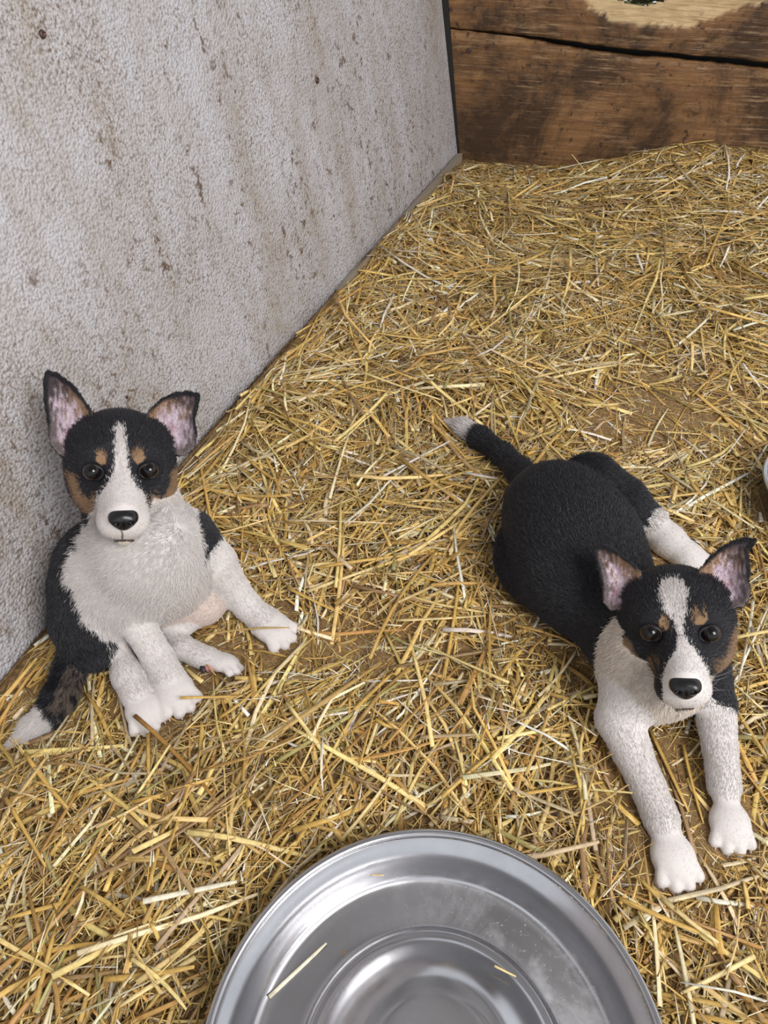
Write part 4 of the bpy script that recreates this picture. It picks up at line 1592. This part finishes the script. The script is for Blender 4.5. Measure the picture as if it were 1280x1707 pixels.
LANDMARKS = [('beside the steel dish', at(712, 1480)), ('close to the sitting puppy', at(300, 1130)), ('behind the tail of the sitting puppy', at(60, 1330)),
             ('between the two puppies', at(640, 1060)), ('beside the outstretched forelegs of the lying puppy', at(1130, 1400)), ('behind the rump of the lying puppy', at(850, 700)),
             ('beside the hind foot of the lying puppy', at(1190, 850)), ('near the foot of the brown planks', at(1050, 340)), ('along the middle of the white panel', at(480, 720)),
             ('towards the corner of panel and planks', at(760, 380)), ('around the bare dusty patch', at(1120, 640)), ('in the open middle of the pen', at(760, 560)), ('between the dish and the sitting puppy', at(230, 1560)), ('between the dish and the lying puppy', at(1010, 1530)),
             ('at the forepaw of the sitting puppy', at(500, 1060)), ('in front of the chest of the lying puppy', at(930, 1200)), ('beside the ear of the sitting puppy', at(420, 830)),
             ('on the heap piled against the planks', at(1200, 330)), ('below the heap by the planks', at(1000, 440)), ('between the lying puppy and the white panel', at(620, 740)), ('under the tail of the sitting puppy', at(40, 1250))]


def stalk_label(c, L, w, colour):
    lum = float(np.dot(colour, (0.3, 0.6, 0.1)))
    sat = float(colour[2] / max(colour[0], 1e-6))
    tint = 'ivory white' if lum > 0.62 else 'pale cream' if lum > 0.48 else 'greyish' if sat > 0.42 else 'golden' if lum > 0.30 else 'brown'
    size = 'short' if L < 0.085 else 'long' if L > 0.125 else 'middling'
    girth = 'broad' if w > 0.0056 else 'slim'
    near = min(LANDMARKS, key=lambda q: float(np.hypot(q[1][0] - c[0], q[1][1] - c[1])))[0]
    return f'{size} {girth} {tint} straw stalk lying {near}'


def stalk_object(c, ang, L, w, flat, z0, z1, colour, bow=0.0, roll=0.0, label=None, group=True, pitch_mesh=None):
    g = random.random()
    V = stalk_arrays(np.zeros((1, 2)), np.array([0.0]), np.array([L]), np.array([w]), np.array([flat]), np.zeros(1), np.zeros(1), np.array([bow]), np.array([roll]), 6, 6)[0]
    rc = np.repeat(np.array([random.uniform(0.85, 1.15) for _ in range(6)]), 6)[:, None]
    me = fast_mesh('straw_stalk', V, STALK_FACES, M_STRAW, np.clip(colour[None] * rc, 0, 1), smooth=True)
    o = link(bpy.data.objects.new('straw_stalk', me))
    o.location = (c[0], c[1], (z0 + z1) / 2)
    o.rotation_euler = (0, -math.atan2(z1 - z0, L), ang)
    tag(o, label or stalk_label(c, L, w, colour), 'straw stalk', 'loose straw stalks on top of the bedding' if group else None)
    return o


GOLD, PALE, IVORY, OLIVE, BROWN = srgb(208, 170, 92), srgb(232, 208, 148), srgb(240, 232, 208), srgb(164, 148, 84), srgb(164, 122, 62)
named = [  # ends in the survey photograph, width in mm, colour
    (250, 1522, 400, 1480, 7, IVORY), (428, 632, 508, 690, 5, PALE), (676, 398, 712, 420, 5, PALE), (250, 1230, 262, 1490, 5, GOLD),
    (290, 1318, 255, 1500, 6, GOLD), (340, 1265, 275, 1480, 5, GOLD), (690, 1060, 1000, 935, 7, GOLD), (470, 1350, 640, 1190, 4, BROWN),
    (52, 1270, 122, 1360, 6, GOLD), (22, 1345, 80, 1450, 5, GOLD), (230, 1205, 370, 1355, 6, BROWN), (535, 955, 720, 925, 6, GOLD),
    (512, 988, 640, 945, 6, PALE), (480, 985, 570, 1020, 6, GOLD), (660, 1035, 810, 1025, 6, PALE), (735, 1150, 765, 965, 6, GOLD),
    (815, 1140, 820, 980, 6, GOLD), (700, 1230, 790, 1232, 6, srgb(196, 170, 130)), (610, 1260, 632, 1195, 5, PALE), (590, 1190, 655, 1120, 6, GOLD),
    (735, 1345, 860, 1230, 5, GOLD), (570, 1400, 680, 1250, 5, PALE), (1125, 575, 1195, 522, 6, IVORY), (1160, 480, 1210, 375, 6, GOLD),
    (1080, 640, 1170, 685, 5, OLIVE), (1055, 575, 1115, 615, 6, GOLD), (920, 640, 1030, 610, 6, PALE), (870, 570, 1080, 505, 6, GOLD),
    (960, 455, 1060, 425, 5, GOLD), (1210, 1170, 1275, 1020, 4, IVORY), (1255, 1000, 1225, 1140, 5, IVORY), (1140, 1240, 1175, 1370, 5, GOLD),
    (1085, 1215, 1150, 1350, 6, GOLD), (1030, 1500, 1160, 1560, 7, GOLD), (1100, 1500, 1190, 1580, 6, PALE), (860, 1330, 1000, 1315, 5, GOLD),
    (440, 760, 470, 840, 5, GOLD), (500, 870, 600, 830, 5, PALE), (575, 760, 650, 730, 5, GOLD), (600, 640, 740, 675, 5, PALE),
    (140, 1330, 60, 1440, 5, BROWN), (30, 1600, 180, 1580, 7, GOLD), (60, 1690, 100, 1560, 6, GOLD), (130, 1500, 20, 1540, 6, GOLD),
    (330, 1600, 210, 1690, 6, PALE), (180, 1640, 330, 1620, 7, GOLD), (960, 1240, 985, 1330, 5, PALE), (1250, 1600, 1130, 1660, 6, PALE),
    (740, 775, 900, 750, 5, GOLD), (840, 480, 960, 470, 4, PALE), (900, 300, 1010, 315, 5, PALE), (1010, 320, 1100, 290, 5, PALE)]
n_single = 0
for (x0, y0, x1, y1, w, c) in named:
    p, q = at(x0, y0, 0.02), at(x1, y1, 0.02)
    L = float(np.hypot(*(q - p)[:2])); mid_ = (p + q)[:2] / 2
    a = math.atan2(q[1] - p[1], q[0] - p[0])
    r = try_drop(mid_[0], mid_[1], a, L, w * 0.0004, force=True)
    if r is None: continue
    stalk_object(mid_, a, L, w * 0.00078, 0.45, r[0] + 0.001, r[1] + 0.001, c * random.uniform(0.9, 1.05), random.gauss(0, 0.012) * L, random.gauss(0, 0.3))
    n_single += 1
top = scatter(292 - n_single, 0.06, 0.2, 0.0034, 0.0060, 0.9, seed=77)
tc = colours_for(len(top), 78, np.array([1.4, 1.2, 1.5, .8, 1.2, .7, .6, .4, .6]))
for r, c in zip(top, tc):
    stalk_object(r[:2], r[2], r[3], r[4], r[5], r[6], r[7], np.clip(c, 0, 1), random.gauss(0, 0.03) * r[3], random.gauss(0, 0.4))

# stalks with a place of their own
def placed(p, q, w, c, label, flat=0.45, bow=0.0):
    p, q = np.asarray(p), np.asarray(q)
    L = float(np.linalg.norm(q - p)); m_ = (p + q) / 2
    return stalk_object(m_[:2], math.atan2(q[1] - p[1], q[0] - p[0]), L, w, flat, p[2], q[2], c, bow, 0.0, label, group=False)


tz = BOWL_Z + 0.006
placed(at(448, 1662, tz), at(544, 1572, tz), 0.0042, IVORY, 'straight pale ivory straw lying in the trough of the steel dish')
placed(at(824, 1610, BOWL_Z + 0.018), at(860, 1628, BOWL_Z + 0.014), 0.0022, PALE, 'short straw bit resting against the raised centre of the dish')
placed(at(618, 1458, BOWL_Z + 0.026), at(640, 1459, BOWL_Z + 0.026), 0.0016, PALE, 'tiny straw bit stuck on the inner wall of the dish')
placed(at(325, 1062, 0.020), at(482, 1046, 0.047), 0.0032, srgb(196, 164, 104), 'thin straw lying across the outstretched forepaw of the sitting puppy', bow=0.004)
placed(at(300, 1163, 0.040), at(420, 1160, 0.020), 0.0036, GOLD, 'golden straw touching the toes of the sitting puppy')
placed(at(962, 252, 0.100), at(968, 292, 0.050), 0.0036, PALE, 'upright straw end sticking up against the brown planks')

# ------------------------------------------------------------------ dark green hay behind the gnawed hole
hc3 = back_pt(hole_c[0], hole_c[1], -0.078)
g = np.random.default_rng(91)
nh = 3200
hx = g.uniform(-0.22, 0.22, nh); hz = g.uniform(-0.16, 0.16, nh)
Vh, Fh = [], []
cH = []
for i in range(nh):
    c = hc3 + bdir * hx[i] + np.array([0, 0, hz[i]]) - bn * g.uniform(0, 0.09)
    a = g.uniform(-0.9, 0.9)
    d = bdir * math.cos(a) + np.array([0, 0, 1]) * math.sin(a)
    d = nrm(d * np.array([1, 1, 0.5]) + bn * g.normal(0, 0.2))
    s = nrm(np.cross(d, bn)) * 0.0013
    u = np.cross(d, nrm(s)) * 0.0007
    L = g.uniform(0.03, 0.09)
    k = len(Vh)
    for e in (-0.5, 0.5):
        Vh += [c + d * L * e + s, c + d * L * e + u, c + d * L * e - s, c + d * L * e - u]
    Fh += [(k, k + 1, k + 5, k + 4), (k + 1, k + 2, k + 6, k + 5), (k + 2, k + 3, k + 7, k + 6), (k + 3, k, k + 4, k + 7), (k + 3, k + 2, k + 1, k), (k + 4, k + 5, k + 6, k + 7)]
    cc = [srgb(118, 126, 92), srgb(148, 146, 112), srgb(92, 100, 72), srgb(170, 164, 128)][int(g.integers(4))]
    cH += [cc] * 8
hay = mesh_obj('hay', Vh, Fh, attr_mat('dull_hay', 0.85, 0.1), col=np.array(cH))
tag(hay, 'dark green hay seen through the gnawed hole in the plank', 'hay', kind='stuff')
